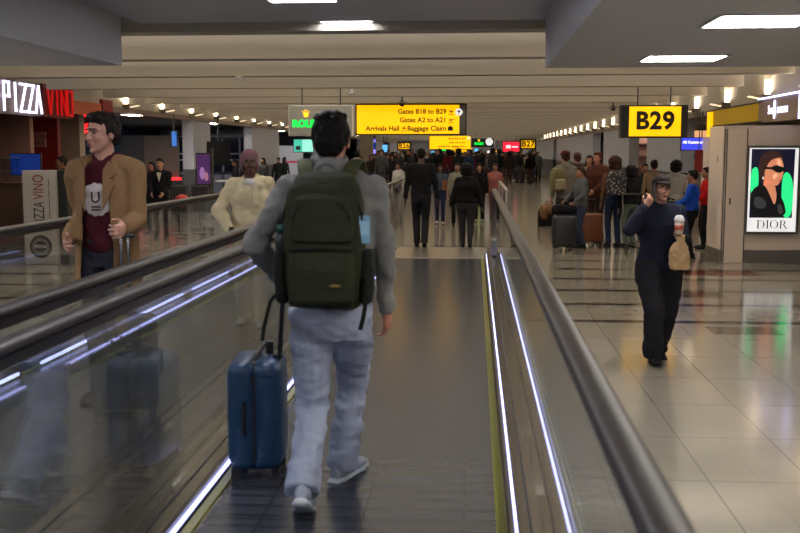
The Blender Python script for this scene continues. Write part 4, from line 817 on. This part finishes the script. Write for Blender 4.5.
pt_ = PD(279, 231, 4.45); t = thing('water_bottle', 'teal topped bottle in left side pocket of the green backpack', 'bottle', (pt_.x+.012, pt_.y, pt_.z-.1), 0); MB().loft([((0,0,-.06),.03,.03),((0,0,.08),.03,.03),((0,0,.1),.02,.02)], 16).obj('bottle_body', mat('bottle_dark', sr(30,40,40), .3), t, True); MB().loft([((0,0,.1),.022,.022),((0,0,.128),.022,.022)], 16).obj('cap', mat('bottle_teal', sr(18,92,78), .4), t, True)
# his suitcase
g1 = G(257, 484); sc = suitcase('blue ribbed hard-shell cabin suitcase rolling beside the backpack man', (g1.x-.03, g1.y+.20, 0), PI/2+.10, .40, .285, .565, (30,62,94), 0)
for dx, nm in ((.0,'pull_rod'),):
    pass
hx = bp['root'].matrix_world
hwL = Matrix.Translation(loc) @ Matrix.Rotation(rz,4,'Z') @ bp['hL'].to_4d(); hwL = V(hwL[:3])
scm = Matrix.Translation(sc.location) @ Matrix.Rotation(sc.rotation_euler.z,4,'Z'); inv = scm.inverted(); hl = inv @ (hwL+V((0.0,.0,-.055)))
for q in (-1,1): MB().cap((q*.06+.03,-.112,.60),(hl.x+q*.05,hl.y,hl.z),.0085,.0085,10).obj('pull_rod', 'dark', sc, True)
MB().cap((hl.x-.065,hl.y,hl.z),(hl.x+.065,hl.y,hl.z),.016,.016,10).obj('grip', 'black', sc, True)
MB().box(-.05,.10,-.135,-.085,.625,.645).obj('rod_socket', 'black', sc, bev=.004)
beltpart('luggage_tag_strap', [(-.05,-.02,.645),(-.03,-.03,.68),(.02,-.05,.70),(.06,-.06,.66)], .02, .004, 'black', sc); MB().box(.03,.09,-.08,-.04,.635,.70).obj('luggage_tag', 'black', sc, bev=.004)
# ---- man in camel coat
D = 6.5; loc = V((X(108,D,250), D, 0)); H = PD(100,113,D).z; s = H/1.75; rz = PI-.14
hr = PD(70, 238, D-.16); hl_ = PD(124, 228, D-.36)
cm = person('person', 'man in camel coat over maroon hoodie standing on the left walkway', loc, rz, H, top=(66,22,30), pants=(52,54,62), skin=(186,138,118), hair='quiff', hairc=(30,22,18), shoes=(40,36,34),
    footL=(-.11,.06,0,.15,0), footR=(.11,-.10,0,-.1,0), handR=toloc(loc,rz,s,hl_) if False else toloc(loc,rz,s,hl_) , handL=None, hy=0, vox=.011, bvox=.007, det=True) if False else \
  person('person', 'man in camel coat over maroon hoodie standing on the left walkway', loc, rz, H, top=(66,22,30), pants=(52,54,62), skin=(186,138,118), hair='quiff', hairc=(30,22,18), shoes=(40,36,34),
    footL=(-.11,.06,0,.15,0), footR=(.11,-.10,0,-.1,0), handR=toloc(loc,rz,s,hr), handL=toloc(loc,rz,s,hl_), elbL=(.15,-1,-.5), elbR=(.2,-1,-.2), hy=-.42, vox=.011, bvox=.007, det=True, curlL=1.25, curlR=.9, hem=.93, bulk=1.0, sleeve=.70)
def coat(P, secs, ang, m_, hem, sleeve=.075, B=1.0):
    s = P['s']; mb = MB(); n = 30; rows_o, rows_i = [], []
    for z, a, b_, an in secs:
        o_, i_ = [], []
        for j in range(n+1):
            t = -PI/2 + (-(PI-an)+(2*PI-2*an)*j/n); th = .013
            o_.append(V((math.cos(t)*a*s, (math.sin(t)*b_+P['tz'](z))*s, z*s))); i_.append(V((math.cos(t)*(a-th)*s, (math.sin(t)*(b_-th)+P['tz'](z))*s, z*s)))
        rows_o.append(o_+i_[::-1])
    mb.rings(rows_o)
    for S_, e_, h_ in ((P['SL'],P['eL'],P['hL']),(P['SR'],P['eR'],P['hR'])):
        mb.cap(S_*.98, e_, .071*s, .060*s); mb.cap(e_, e_+(h_-e_)*.90, .060*s, .052*s); mb.cap(V((S_.x*.45,S_.y,S_.z+.034*s)), V((S_.x*.95,S_.y,S_.z+.004*s)), .058*s, .070*s); mb.cap(V((S_.x*.85,S_.y,S_.z-.06*s)), S_+(e_-S_)*.3, .07*s, .066*s)
    return link('coat', remesh(mb, .0095, 2, (.012,6,6)), m_, P['root'])
camel = cloth('coat_camel', (136,106,74), .35, .9, .08, 120)
coat(cm, [(.70,.215,.165,.56),(.9,.205,.16,.54),(1.05,.19,.15,.52),(1.2,.186,.148,.50),(1.32,.19,.148,.50),(1.40,.178,.12,.60),(1.45,.125,.10,.75),(1.48,.095,.085,.9)], 0, camel, .76)
s = cm['s']
for q in (-1,1):   # lapels
    MB().prism([(q*.055,1.18),(q*.125,1.33),(q*.10,1.37),(q*.135,1.40),(q*.09,1.47),(q*.060,1.42)], .150, .162, lambda u,v,d: (u*s,(d-(abs(u)-.05)*.25-(v-1.18)*.08)*s,v*s)).obj('lapel', camel, cm['root'])
# round white print on the hoodie, draped over the chest
tmx = Matrix.Translation((0,.5,0)) @ Matrix.Rotation(PI,4,'Z') @ Matrix.Rotation(PI/2,4,'X')
def drape_disc(cx, cz, r, nm, m_, off, spikes=0):
    mb = MB(); n = 40; vs = [(cx,.5,cz)]; fs = []
    for ring in range(1,7):
        for j in range(n):
            a = 2*PI*j/n; rr_ = r*ring/6*(1+(spikes*(.5+.5*math.cos(a*13)) if ring == 6 else 0)); vs.append((cx+rr_*math.cos(a),.5,cz+rr_*math.sin(a)))
    for j in range(n): fs.append((0,1+j,1+(j+1)%n))
    for ring in range(5):
        for j in range(n): a = 1+ring*n+j; b_ = 1+ring*n+(j+1)%n; fs.append((a,a+n,b_+n,b_))
    o = MB().add(vs, fs).obj(nm, m_, cm['topo']); project(o, cm['top'], V((0,-1,0)), .1, off); return o
prw = mat('print_white', sr(190,180,176), .8); prm = mat('print_maroon', sr(58,18,26), .8)
drape_disc(.0*s, 1.245*s, .092*s, 'round_print', prw, .004, .10)
def drape_text(tx, sz, cx, cz, m_, off, sx=1):
    o = text(tx, sz, m_, cm['topo'], 'print_lettering', Matrix.Translation((cx,.5,cz)) @ Matrix.Rotation(PI,4,'Z') @ Matrix.Rotation(PI/2,4,'X') , ext=0, bold=.002, sx=sx); project(o, cm['top'], V((0,-1,0)), .1, off)
drape_text('U', .10, 0, 1.255*s, prm, .006); drape_text('BE', .062, -.085, 1.265*s, prw, .006); drape_text('=', .09, 0, 1.19*s, prm, .006, 1.4)
# his suitcase handle
t = suitcase('dark suitcase with long silver handle held by the coat man', (X(126,D-.3,300), D-.36, 0), PI+.3, .42, .26, .60, (44,48,58), .0, True)
wl = V((Matrix.Translation(loc) @ Matrix.Rotation(rz,4,'Z') @ cm['hL'].to_4d())[:3]); hl = (Matrix.Translation(t.location) @ Matrix.Rotation(t.rotation_euler.z,4,'Z')).inverted() @ (wl+V((0,0,-.05)))
for q in (-1,1): MB().cap((hl.x+q*.022,hl.y,.62),(hl.x+q*.022,hl.y,hl.z),.010,.010,10).obj('pull_rod', 'chrome', t, True)
MB().cap((hl.x-.05,hl.y,hl.z),(hl.x+.05,hl.y,hl.z),.015,.015,10).obj('grip', 'black', t, True)
# ---- woman in cream sweatsuit
D = 9.6; loc = V((X(251,D,240), D, 0)); H = PD(253,148,D).z*.985; s = H/1.75; rz = PI+.12
cw = person('person', 'woman in cream hooded sweatsuit and mauve headscarf on the left walkway', loc, rz, H, top=(208,192,154), pants=(202,188,156), skin=(92,58,44), hair=None, scarf=(128,92,98), shoes=(190,186,180),
    footL=(-.1,.1,0,.1,0), footR=(.1,-.12,0,-.1,0), handR=toloc(loc,rz,s,PD(230,230,D-.18)), handL=(-.27,.05,.86), elbR=(1,-.4,0), fem=True, bulk=1.22, legw=1.15, hip=1.12, hem=.84, vox=.012, bvox=.009, det=True, hy=.12, curlR=1.2, sleeve=1.05, fold=(.022,7,10))
MB().loft([((0,.075*s,1.405*s),.075*s,.05*s),((0,.06*s,1.47*s),.062*s,.045*s)], 16).obj('white_collar', cloth('white_tee', (200,196,190)), cw['root'], True)
for q in (-1,1): tube('drawstring', [(q*.035*s,.135*s,1.43*s),(q*.04*s,.175*s,1.36*s),(q*.042*s,.185*s,1.27*s)], .005, cloth('drawstring_cream', (215,205,180)), cw['root'])
wr = V((Matrix.Translation(loc) @ Matrix.Rotation(rz,4,'Z') @ cw['hR'].to_4d())[:3])
t = thing('carrier_bag', 'small red striped carrier bag hanging from hand of the cream-clad woman', 'bag', (wr.x, wr.y, wr.z-.10))
mb = MB()
mb.loft([((0,0,-.21),.085,.03),((0,0,-.2),.09,.035),((-.0,0,-.08),.06,.03),((0,0,-.04),.02,.012)], 18); mb.obj('bag_body', cloth('bag_red', (170,36,40)), t, True)
for q in (-.05,0,.05): beltpart('white_stripe', [(q*.3,-.02,-.05),(q,-.036,-.12),(q*1.2,-.034,-.2)], .016, .004, mat('stripe_white', sr(200,190,186), .7), t)
tube('bag_handle', [(-.03,0,-.07),(-.03,0,.0),(.0,0,.03),(.03,0,0),(.03,0,-.07)], .005, 'red', t); MB().loft([((0,0,.10),.036,.036),((0,0,.13),.036,.036)],14).obj('wrist_strap','black',t)
# ---- woman on the phone
loc, H = place(656, 361, 176); D = loc.y; s = H/1.75; rz = PI+.10
hp_ = PD(645, 207, D-.14); hb_ = PD(681, 236, D-.30)
pw_ = person('person', 'woman in navy sweatshirt and dark cap talking on a phone at right', loc, rz, H, top=(27,29,44), pants=(34,33,38), skin=(176,128,108), hair='short', hairc=(36,24,20), capc=(36,28,28), shoes=(26,25,26), shoe_sole=(24,24,24),
    footL=(-.075,-.22,.02,.1,-.3), footR=(.06,.10,0,-.05,0.1), drop=.03, handR=toloc(loc,rz,s,hp_), handL=toloc(loc,rz,s,hb_), elbR=(.6,-.1,-1.0), elbL=(-.45,-.7,-.8), fem=True, bulk=1.26, legw=1.5, hip=1.08, hem=.87, vox=.010, bvox=.006, det=True, hy=.05, hp=.08, curlL=1.2, curlR=.9, cuff=1.1, nR=(.2,-.9,.3), fold=(.014,7,10))
W2 = Matrix.Translation(loc) @ Matrix.Rotation(rz,4,'Z')
T = pw_['T']
t = thing('phone', 'dark phone held to ear by the woman in navy sweatshirt', 'phone', (0,0,0)); t.matrix_world = W2 @ T @ Matrix.Translation((.088,.030,-.035)) @ Matrix.Rotation(.35,4,'X') @ Matrix.Rotation(-.12,4,'Y') @ Matrix.Scale(1/s,4)
MB().box(-.005,.005,-.036,.036,-.075,.075).obj('phone_body', 'black', t, bev=.004); MB().box(-.0055,-.005,-.032,.032,-.07,.07).obj('screen','dark',t)
wl = V((W2 @ (pw_['hL']+ (pw_['hL']-pw_['eL']).normalized()*.08).to_4d())[:3])
paper = mat('kraft_paper', sr(168,136,96), .8, nz=.12, nscale=14, bump=.5, bscale=25)
t = thing('paper_bag', 'crumpled brown paper bag held by the woman in navy sweatshirt', 'paper bag', (wl.x-.005, wl.y-.03, wl.z-.03))
MB_ = MB().rings([rr((0,0,z), a, b_, 20, 2.6) for z, a, b_ in ((-.24,.055,.035),(-.235,.072,.045),(-.14,.082,.052),(-.06,.06,.04),(-.02,.028,.022),(.01,.034,.026),(.03,.045,.03))]); link('bag_body', remesh(MB_, .007, 1, (.012,18,18)), paper, t)
t = thing('iced_cup', 'iced coffee cup with clear lid held above the paper bag', 'cup', (wl.x-.02, wl.y-.06, wl.z+.005)); MB().loft([((0,0,0),.028,.028),((0,0,.10),.037,.037)], 20).obj('cup', mat('cup_cream', sr(196,176,160), .35), t, True); MB().loft([((0,0,.035),.0325,.0325),((0,0,.07),.036,.036)], 20).obj('printed_band', mat('cup_band', sr(170,70,50), .4), t, True)
MB().loft([((0,0,.10),.04,.04),((0,0,.11),.04,.04),((0,0,.135),.03,.03),((0,0,.145),.018,.018)], 20).obj('lid', 'white', t, True); MB().cap((0,0,.14),(.012,0,.20),.004,.004,8).obj('straw', mat('straw_green', sr(40,60,90), .4), t, True)
# ---- middle distance
def mid(label, px, pf, pt, face, **k):
    loc, H = place(px, pf, pt); H = max(1.42, H); k.setdefault('vox', .016); k.setdefault('bvox', .014)
    return person('person', label, loc, face, H, **k), loc, H
P1 = mid('man with shaved head in black shirt and trousers seen from behind past the walkway end', 421, 247.5, 147.5, .05, top=(24,24,26), pants=(34,34,38), skin=(70,46,38), hair='buzz', hairc=(16,13,12), hem=.92, collar='crew', bulk=1.08, footL=(-.07,.03,0,.05,0), footR=(.06,-.16,.03,0,-.45), drop=.02, legw=1.05, elbL=(-1,-.5,0), elbR=(1,-.5,0), vox=.013)
P2 = mid('woman in black sweater and charcoal leggings seen from behind past the walkway end', 466, 247.5, 165, .0, top=(20,20,22), pants=(46,45,48), skin=(88,56,44), hair='afro', hairc=(14,12,12), fem=True, bulk=1.3, hip=1.22, legw=1.2, hem=.96, footL=(-.07,.05,0,.05,0), footR=(.08,-.16,.03,0,-.45), cuff=.8, handL=(-.33,.02,.84), handR=(.33,.02,.84), sleeve=1.1, vox=.013)
mid('woman in denim jacket and blue jeans walking toward the camera between the black-clad pair', 440, 224, 167, PI, top=(66,78,92), pants=(34,42,72), skin=(120,80,62), hair='long', hairc=(22,16,14), fem=True, shoes=(180,170,165), hem=.98, det=True, **walk(.14,-.14))
mid('woman in pale grey coat half hidden behind the woman in black sweater', 457, 226, 163, PI, top=(120,116,104), pants=(30,28,30), skin=(140,96,78), hair='short', hairc=(30,22,18), fem=True, hem=.72, det=True, bulk=1.12)
mid('young woman with long dark hair in a black coat by the rail end', 479, 222, 167, PI, top=(22,22,26), pants=(28,24,28), skin=(160,112,92), hair='long', hairc=(16,14,14), fem=True, hem=.7, det=True, bulk=1.15, shoes=(150,140,130))
mid('small woman in a pink coat beside the right rail end', 494.5, 221, 177, PI, top=(150,92,88), pants=(110,70,68), skin=(150,100,82), hair='short', hairc=(40,26,20), fem=True, hem=.55, det=True, bulk=1.15)
mid('person in white jacket just beyond the left rail end', 398.5, 214, 170, PI-.5, top=(190,186,182), pants=(40,44,56), skin=(130,88,70), hair='short', hairc=(20,16,15), fem=True, det=True)
# small brown shoulder bag for the denim woman
g2 = G(449, 226); t = thing('shoulder_bag', 'tan shoulder bag hanging beside the woman in denim jacket', 'bag', (X(448,24), G(440,224).y-.16, .80)); link('bag_body', remesh(MB().rings([rr((0,0,z), a, .05, 18) for z, a in ((0,.12),(.02,.14),(.2,.13),(.24,.11))]), .012, 1), cloth('bag_tan', (128,84,62)), t); tube('strap', [(-.1,0,.22),(-.08,.0,.42),(-.02,.06,.62),(.04,.0,.42),(.1,0,.22)], .008, 'dark', t)
# queue at the right
mid('person with tan backpack and cap at left edge of the right-hand queue', 564, 242, 151, .5, top=(112,108,100), pants=(52,50,52), skin=(150,108,86), hair='short', hairc=(50,30,22), capc=(70,30,26), shoes=(200,196,190), hem=.84, bulk=1.1)
g2 = G(557, 242); t = thing('backpack', 'tan and grey backpack on the leftmost queue person', 'backpack', (X(556.5,g2.y,190), g2.y-.18, 0), .5)
tanb = cloth('backpack_tan', (112,104,74), .3); link('main_body', remesh(MB().rings([rr((0,0,z), a, b_) for z, a, b_ in ((.96,.10,.06),(.98,.13,.09),(1.15,.15,.11),(1.32,.14,.10),(1.40,.10,.07))]), .014, 2), tanb, t); link('front_pocket', remesh(MB().rings([rr((0,-.11,z), a, b_) for z, a, b_ in ((1.0,.09,.04),(1.02,.11,.05),(1.18,.11,.05),(1.2,.09,.03))]), .012, 2), cloth('backpack_buff', (140,130,104)), t)
mid('person in grey sweatshirt and dark vest in front of the queue beside the black suitcase', 580, 247.5, 167, PI*.62, top=(84,88,92), pants=(52,58,84), skin=(150,104,82), hair='short', hairc=(48,34,26), shoes=(30,28,30), hem=.88, bulk=1.12, handL=(-.2,.28,.98), handR=(.2,.3,1.0), det=True)
mid('person in brimmed hat standing behind the queue group', 576, 233, 153, .3, top=(60,52,50), pants=(34,34,40), skin=(150,108,90), hair='short', hairc=(70,44,34), capc=(92,62,56), bulk=1.05)
mid('woman with auburn hair in a brown jacket holding a pink bundle in the queue', 596, 241, 152, PI*.8, top=(74,42,34), pants=(50,34,32), skin=(170,120,98), hair='short', hairc=(72,34,22), fem=True, shoes=(90,60,44), bulk=1.2, det=True, handL=(-.1,.3,1.0), handR=(.12,.3,1.0))
mid('person in cream top between the hatted person and the auburn-haired woman', 588, 235, 155, PI*.9, top=(168,152,132), pants=(62,66,84), skin=(160,112,92), hair='long', hairc=(46,30,24), fem=True)
mid('woman with patterned bag and blue jeans in the middle of the queue', 613, 246.5, 158, .25, top=(98,72,58), pants=(40,48,74), skin=(120,80,62), hair='afro', hairc=(60,38,28), fem=True, shoes=(40,38,42), shoe_sole=(190,186,180))
mid('person with large dark curly hair, black puffer jacket and green trousers', 629, 247, 167, .5, top=(22,24,26), pants=(84,98,88), skin=(90,60,48), hair='afro', hairc=(14,13,13), shoes=(36,34,36), shoe_sole=(180,178,172), fem=True, bulk=1.35, hem=.95)
mid('man in dark shirt at the back of the queue left of the phone woman', 643, 238, 163, PI, top=(44,40,42), pants=(30,30,34), skin=(130,90,72), hair='short', hairc=(24,18,16))
mid('woman with a hair bun in beige jacket behind the phone woman', 652, 240, 160, .2, top=(130,108,88), pants=(60,60,64), skin=(150,104,84), hair='bun', hairc=(30,20,18), fem=True)
mid('person in white hooded top with dark backpack straps right of the phone woman', 674, 240, 162, -.4, top=(150,150,146), pants=(36,36,40), skin=(110,74,58), hair='afro', hairc=(18,15,14), bulk=1.1)
mid('staff member in a bright blue polo shirt standing at the right pillar', 690.5, 259, 172, PI*.42, top=(24,66,168), pants=(22,22,26), skin=(150,104,80), hair='short', hairc=(16,14,14), collar='crew', handL=(-.1,.33,1.05), handR=(.1,.35,1.05), shoes=(20,20,22), det=True, bulk=1.08, hem=.93)
mid('staff member in a bright red shirt beside the one in blue', 705, 249, 167, PI*.5, top=(172,22,26), pants=(22,22,26), skin=(140,96,74), hair='short', hairc=(18,15,14), collar='crew', handL=(-.12,.3,1.0), shoes=(20,20,22), det=True, bulk=1.1, hem=.93)
g2 = G(567, 250); suitcase('black upright suitcase in front of the grey sweatshirt person', (g2.x-.06, g2.y-.05, 0), .1, .40, .26, .55, (34,34,38), .0)
g2 = G(567, 250); t = thing('duffel_bag', 'black duffel bag lying on top of the black upright suitcase', 'bag', (g2.x-.06, g2.y-.05, .71), .1); link('bag_body', remesh(MB().cap((-.14,0,0),(.14,0,0),.085,.085,14), .012, 1, (.012,10,10)), cloth('duffel_black', (24,24,27)), t); tube('carry_handle', [(-.08,0,.07),(-.05,0,.13),(.05,0,.13),(.08,0,.07)], .01, 'black', t)
t['label'] = 'black duffel bag lying on top of the black upright suitcase'
g2 = G(591, 245); suitcase('orange brown suitcase between the jeans-clad queue person and the auburn-haired woman', (g2.x, g2.y-.0, 0), .15, .38, .25, .52, (120,68,40), .25)
g2 = G(549, 226); t = thing('duffel_bag', 'black bag standing on the floor left of the queue', 'bag', (g2.x, g2.y+.1, 0), .2); link('bag_body', remesh(MB().rings([rr((0,0,z), a, .16, 20) for z, a in ((0,.2),(.02,.25),(.3,.25),(.42,.2),(.48,.12))]), .018, 2, (.02,7,7)), cloth('duffel_charcoal', (30,28,30)), t); tube('carry_handle', [(-.1,0,.44),(-.07,0,.56),(.07,0,.56),(.1,0,.44)], .012, 'black', t)
t = thing('jacket_bundle', 'brown jacket draped over the black bag left of the queue', 'jacket', (g2.x-.05, g2.y-.02, .36), .2); link('folded_jacket', remesh(MB().ell((0,0,.04),(.16,.17,.14)).ell((-.1,-.06,-.05),(.09,.1,.16)), .014, 1, (.03,10,10)), cloth('jacket_brown', (120,92,70)), t)
g2 = G(613, 247); t = thing('handbag', 'black and white patterned bag on the back of the jeans-clad woman', 'bag', (g2.x+.0, g2.y-.26, .95), .25); pb = mat('patterned_cloth', sr(60,56,56), .8)
nt = pb.node_tree; vo = nt.nodes.new('ShaderNodeTexVoronoi'); vo.inputs['Scale'].default_value = 22; rmp = nt.nodes.new('ShaderNodeValToRGB'); rmp.color_ramp.elements[0].position = .25; rmp.color_ramp.elements[0].color = (.35,.33,.32,1); rmp.color_ramp.elements[1].position = .35; rmp.color_ramp.elements[1].color = (.02,.02,.025,1)
tc = nt.nodes.new('ShaderNodeTexCoord'); nt.links.new(tc.outputs['Object'], vo.inputs['Vector']); nt.links.new(vo.outputs['Distance'], rmp.inputs[0]); nt.links.new(rmp.outputs[0], nt.nodes['Principled BSDF'].inputs['Base Color'])
link('bag_body', remesh(MB().rings([rr((0,0,z), a, .08, 20) for z, a in ((0,.12),(.02,.17),(.25,.18),(.38,.14),(.42,.09))]), .014, 2), pb, t)
# luggage cart beside the queue
g2 = G(650, 255); t = thing('luggage_cart', 'chrome luggage cart half hidden behind the phone woman', 'cart', (g2.x, g2.y+.2, 0), .3)
for q in (-.25,.25): tube('side_rail', [(q,-.45,.12),(q,.3,.16),(q,.45,.5),(q,.5,.98)], .012, 'dsteel', t); MB().loft([((q-.015,-.40,.07),.07,.07),((q+.015,-.40,.07),.07,.07)], 18, V((0,1,0))).obj('wheel', 'dark', t); MB().loft([((q-.015,.3,.07),.07,.07),((q+.015,.3,.07),.07,.07)], 18, V((0,1,0))).obj('wheel', 'dark', t)
MB().cap((-.25,.5,.98),(.25,.5,.98),.016,.016,8).obj('handle_bar', 'dark', t, True); mb = MB(); [mb.cap((-.2+.1*i,-.42,.13),(-.2+.1*i,.3,.16),.008,.008,6) for i in range(5)]; mb.obj('platform_wires', 'chrome', t, True)
# left side staff and customers
def at(px, D): return X(px, D, 200)
def lp(label, px, D, pt, face, **k):
    H = max(1.5, PD(px, pt, D).z); k.setdefault('vox', .017); k.setdefault('bvox', .015); return person('person', label, (at(px,D), D, 0), face, H, **k)
SM = lp('man in a black suit with white shirt collar standing left of the column', 161, 19.2, 158, PI+.1, top=(20,20,24), pants=(24,24,28), skin=(168,124,98), hair='short', hairc=(14,13,14), det=True, hem=.8, bulk=1.08, handL=(-.12,.3,1.0), handR=(.14,.3,1.0))
MB().prism([(-.05,1.44),(.05,1.44),(.0,1.24)], .13, .150, lambda u,v,d: (u*SM['s'],d*SM['s'],v*SM['s'])).obj('white_shirt_front', cloth('white_tee', (200,196,190)), SM['root'])
lp('woman in black with face lit red behind the man in the suit', 153, 20.6, 165, PI-.2, top=(30,24,26), pants=(24,24,28), skin=(150,96,82), hair='long', hairc=(18,14,14), fem=True, det=True)
lp('man with dark hair behind the pizza counter beside the white board', 64, 17.0, 156, PI-.9, top=(22,20,22), pants=(26,26,28), skin=(130,88,68), hair='short', hairc=(22,16,14), det=True, handL=(-.2,.28,1.0))
lp('man in dark clothes standing right of the foreground man by the far left wall', 361, 34, 156, PI*.9, top=(22,22,24), pants=(28,28,32), skin=(150,106,86), hair='short', hairc=(20,16,14))
# seated or standing guests in the left waiting area
ord4 = ['leftmost','second from left','third from left','fourth from left','fifth from left','rightmost']
for i, (px, D, pt) in enumerate(((236,29,163),(246,31,165),(264,34.5,165),(279,38,164),(285,40,167),(271,42.5,166))):
    lab = 'person in dark clothes in waiting area, ' + ['left of the cream-clad woman','just left of the headscarf','directly right of the headscarf','right under the white advert panel','beneath the right edge of the advert panel','behind the person right of the headscarf'][i]
    if i < 2: lp(lab, px, D, pt, PI*(.6+.2*i), top=(36,34,38), pants=(28,28,30), skin=(120,82,66), hair='short', hairc=(20,16,14), vox=.022, bvox=.02)
    else: lp(lab, px, D, pt, PI*(.3+.25*i), top=(44-4*i,36,38), pants=(28,28,30), skin=(130,92,74), hair=('long','short')[i%2], hairc=(20,16,14), vox=.022, bvox=.02)
# ================================================================ distant crowd
arch = []
kw = dict(vox=.026, bvox=.024)
base = [('front', PI, dict()), ('front_long', PI, dict(hair='long', fem=True)), ('back', 0, dict(bulk=1.12)), ('walk', PI, dict(**walk(.2,-.2))), ('coat', PI, dict(hem=.55, hair='short', fem=True, bulk=1.1)), ('afro', 0, dict(hair='afro', bulk=1.15)), ('arms', PI, dict(handL=(-.1,.28,1.08), handR=(.12,.3,1.05), hair='short'))]
tops = [('black',(12,12,13)),('charcoal',(28,28,31)),('dark grey',(42,42,44)),('navy',(16,19,32)),('dark brown',(42,30,25)),('maroon',(70,18,21)),('olive',(40,42,30)),('white',(160,156,150)),('grey',(80,80,80)),('tan',(98,80,62)),('red',(120,22,24)),('blue',(30,44,74)),('cream',(140,130,110))]
bots = [('black legs',(24,24,26)),('jeans',(44,52,76)),('grey legs',(62,62,66)),('brown legs',(64,48,40))]
kinds = ['facing the camera','with long dark hair','with back to the camera','mid-stride','in a long coat','with big curly hair','with folded arms']
zones = []
rnd = random.Random(11)
spots = []
for i in range(84):   # spread over the width of the hall below the far signs
    px = 357 + (540-357)*((i*0.618034) % 1.0); D = (44, 52, 60, 50, 66, 72, 57, 78)[i % 8] + rnd.uniform(-2.5,2.5)
    if px > 470 and D < 50: D += 9
    spots.append((px, D))
spots += [(520,56),(527,57),(532,55.5),(538,58),(535,63),(373,44),(381,40.5),(369,41),(388,43),(393,40)]
used = set(); n_ = 0
def skin_m(): return None
zone_names = [(375,'far off by the pillar'),(395,'left of B26 sign'),(412,'under B26 sign'),(430,'far right of B26'),(450,'left under second yellow sign'),(470,'right under second yellow sign'),(486,'under hanging clock'),(502,'left of red sign'),(519,'under red sign'),(545,'under B27 sign')]
roots = {}; placed = []
for (px, D) in sorted(spots, key=lambda a: a[1]):
    ai = rnd.randrange(7)
    if (px in (520,527)): ai = 3
    zone = [z for lim, z in zone_names if px <= lim][0]
    for tr_ in range(200):
        w_ = [6,5,4,5,3,2,2,3,3,2,1,2,1]; tn, tc_ = rnd.choices(tops, w_)[0]; bn, bc = rnd.choice(bots); key = (tn, bn, ai, zone)
        if key not in used: used.add(key); break
    noun = 'woman' if ai in (1,) else 'person'
    lab = '%s %s, %s top, %s, %s' % (noun, kinds[ai], tn, bn, zone)
    x = min(max(X(px, D, 165), XL+.8), XR-.8)
    for tr_ in range(60):
        if all((x-a)**2+(D-b_)**2 > .55 for a, b_ in placed): break
        D += .45
    placed.append((x, D))
    H = rnd.uniform(1.58,1.86); face = base[ai][1]+rnd.uniform(-.8,.8)
    mats = dict(jacket=cloth('top_%d_%d_%d' % tc_, tc_), trousers=cloth('trousers_%d_%d_%d' % bc, bc), body=mat('skin_far_%d' % rnd.randrange(3), sr(*((150,108,88),(110,76,60),(172,128,108))[rnd.randrange(3)]), .5), shoe=cloth('shoe_far_%d' % (n_%4), ((30,30,32),(30,30,32),(190,186,182),(60,50,44))[n_%4]))
    if ai not in roots:
        P = person('person', lab, (x, D, 0), face, 1.72, group='distant crowd in the hall', **base[ai][2], **kw); roots[ai] = P['root']; r = P['root']; r.scale = (H/1.72,)*3
        for ch in r.children:
            nm = ch.name.split('.')[0]
            if nm in mats: ch.material_slots[0].link = 'OBJECT'; ch.material_slots[0].material = mats[nm]
    else: copy_tree(roots[ai], lab, (x, D, 0), face, H/1.72, mats, 'distant crowd in the hall')
    n_ += 1
# ================================================================ colour management
S.view_settings.view_transform = 'Standard'; S.view_settings.look = 'None'; S.view_settings.gamma = 1; S.view_settings.use_curve_mapping = False
S.view_settings.exposure = EXPO
S.cycles.use_denoising = True
S.cycles.max_bounces = 10; S.cycles.transparent_max_bounces = 24; S.cycles.glossy_bounces = 5; S.cycles.sample_clamp_indirect = 4; S.cycles.caustics_reflective = False; S.cycles.caustics_refractive = False
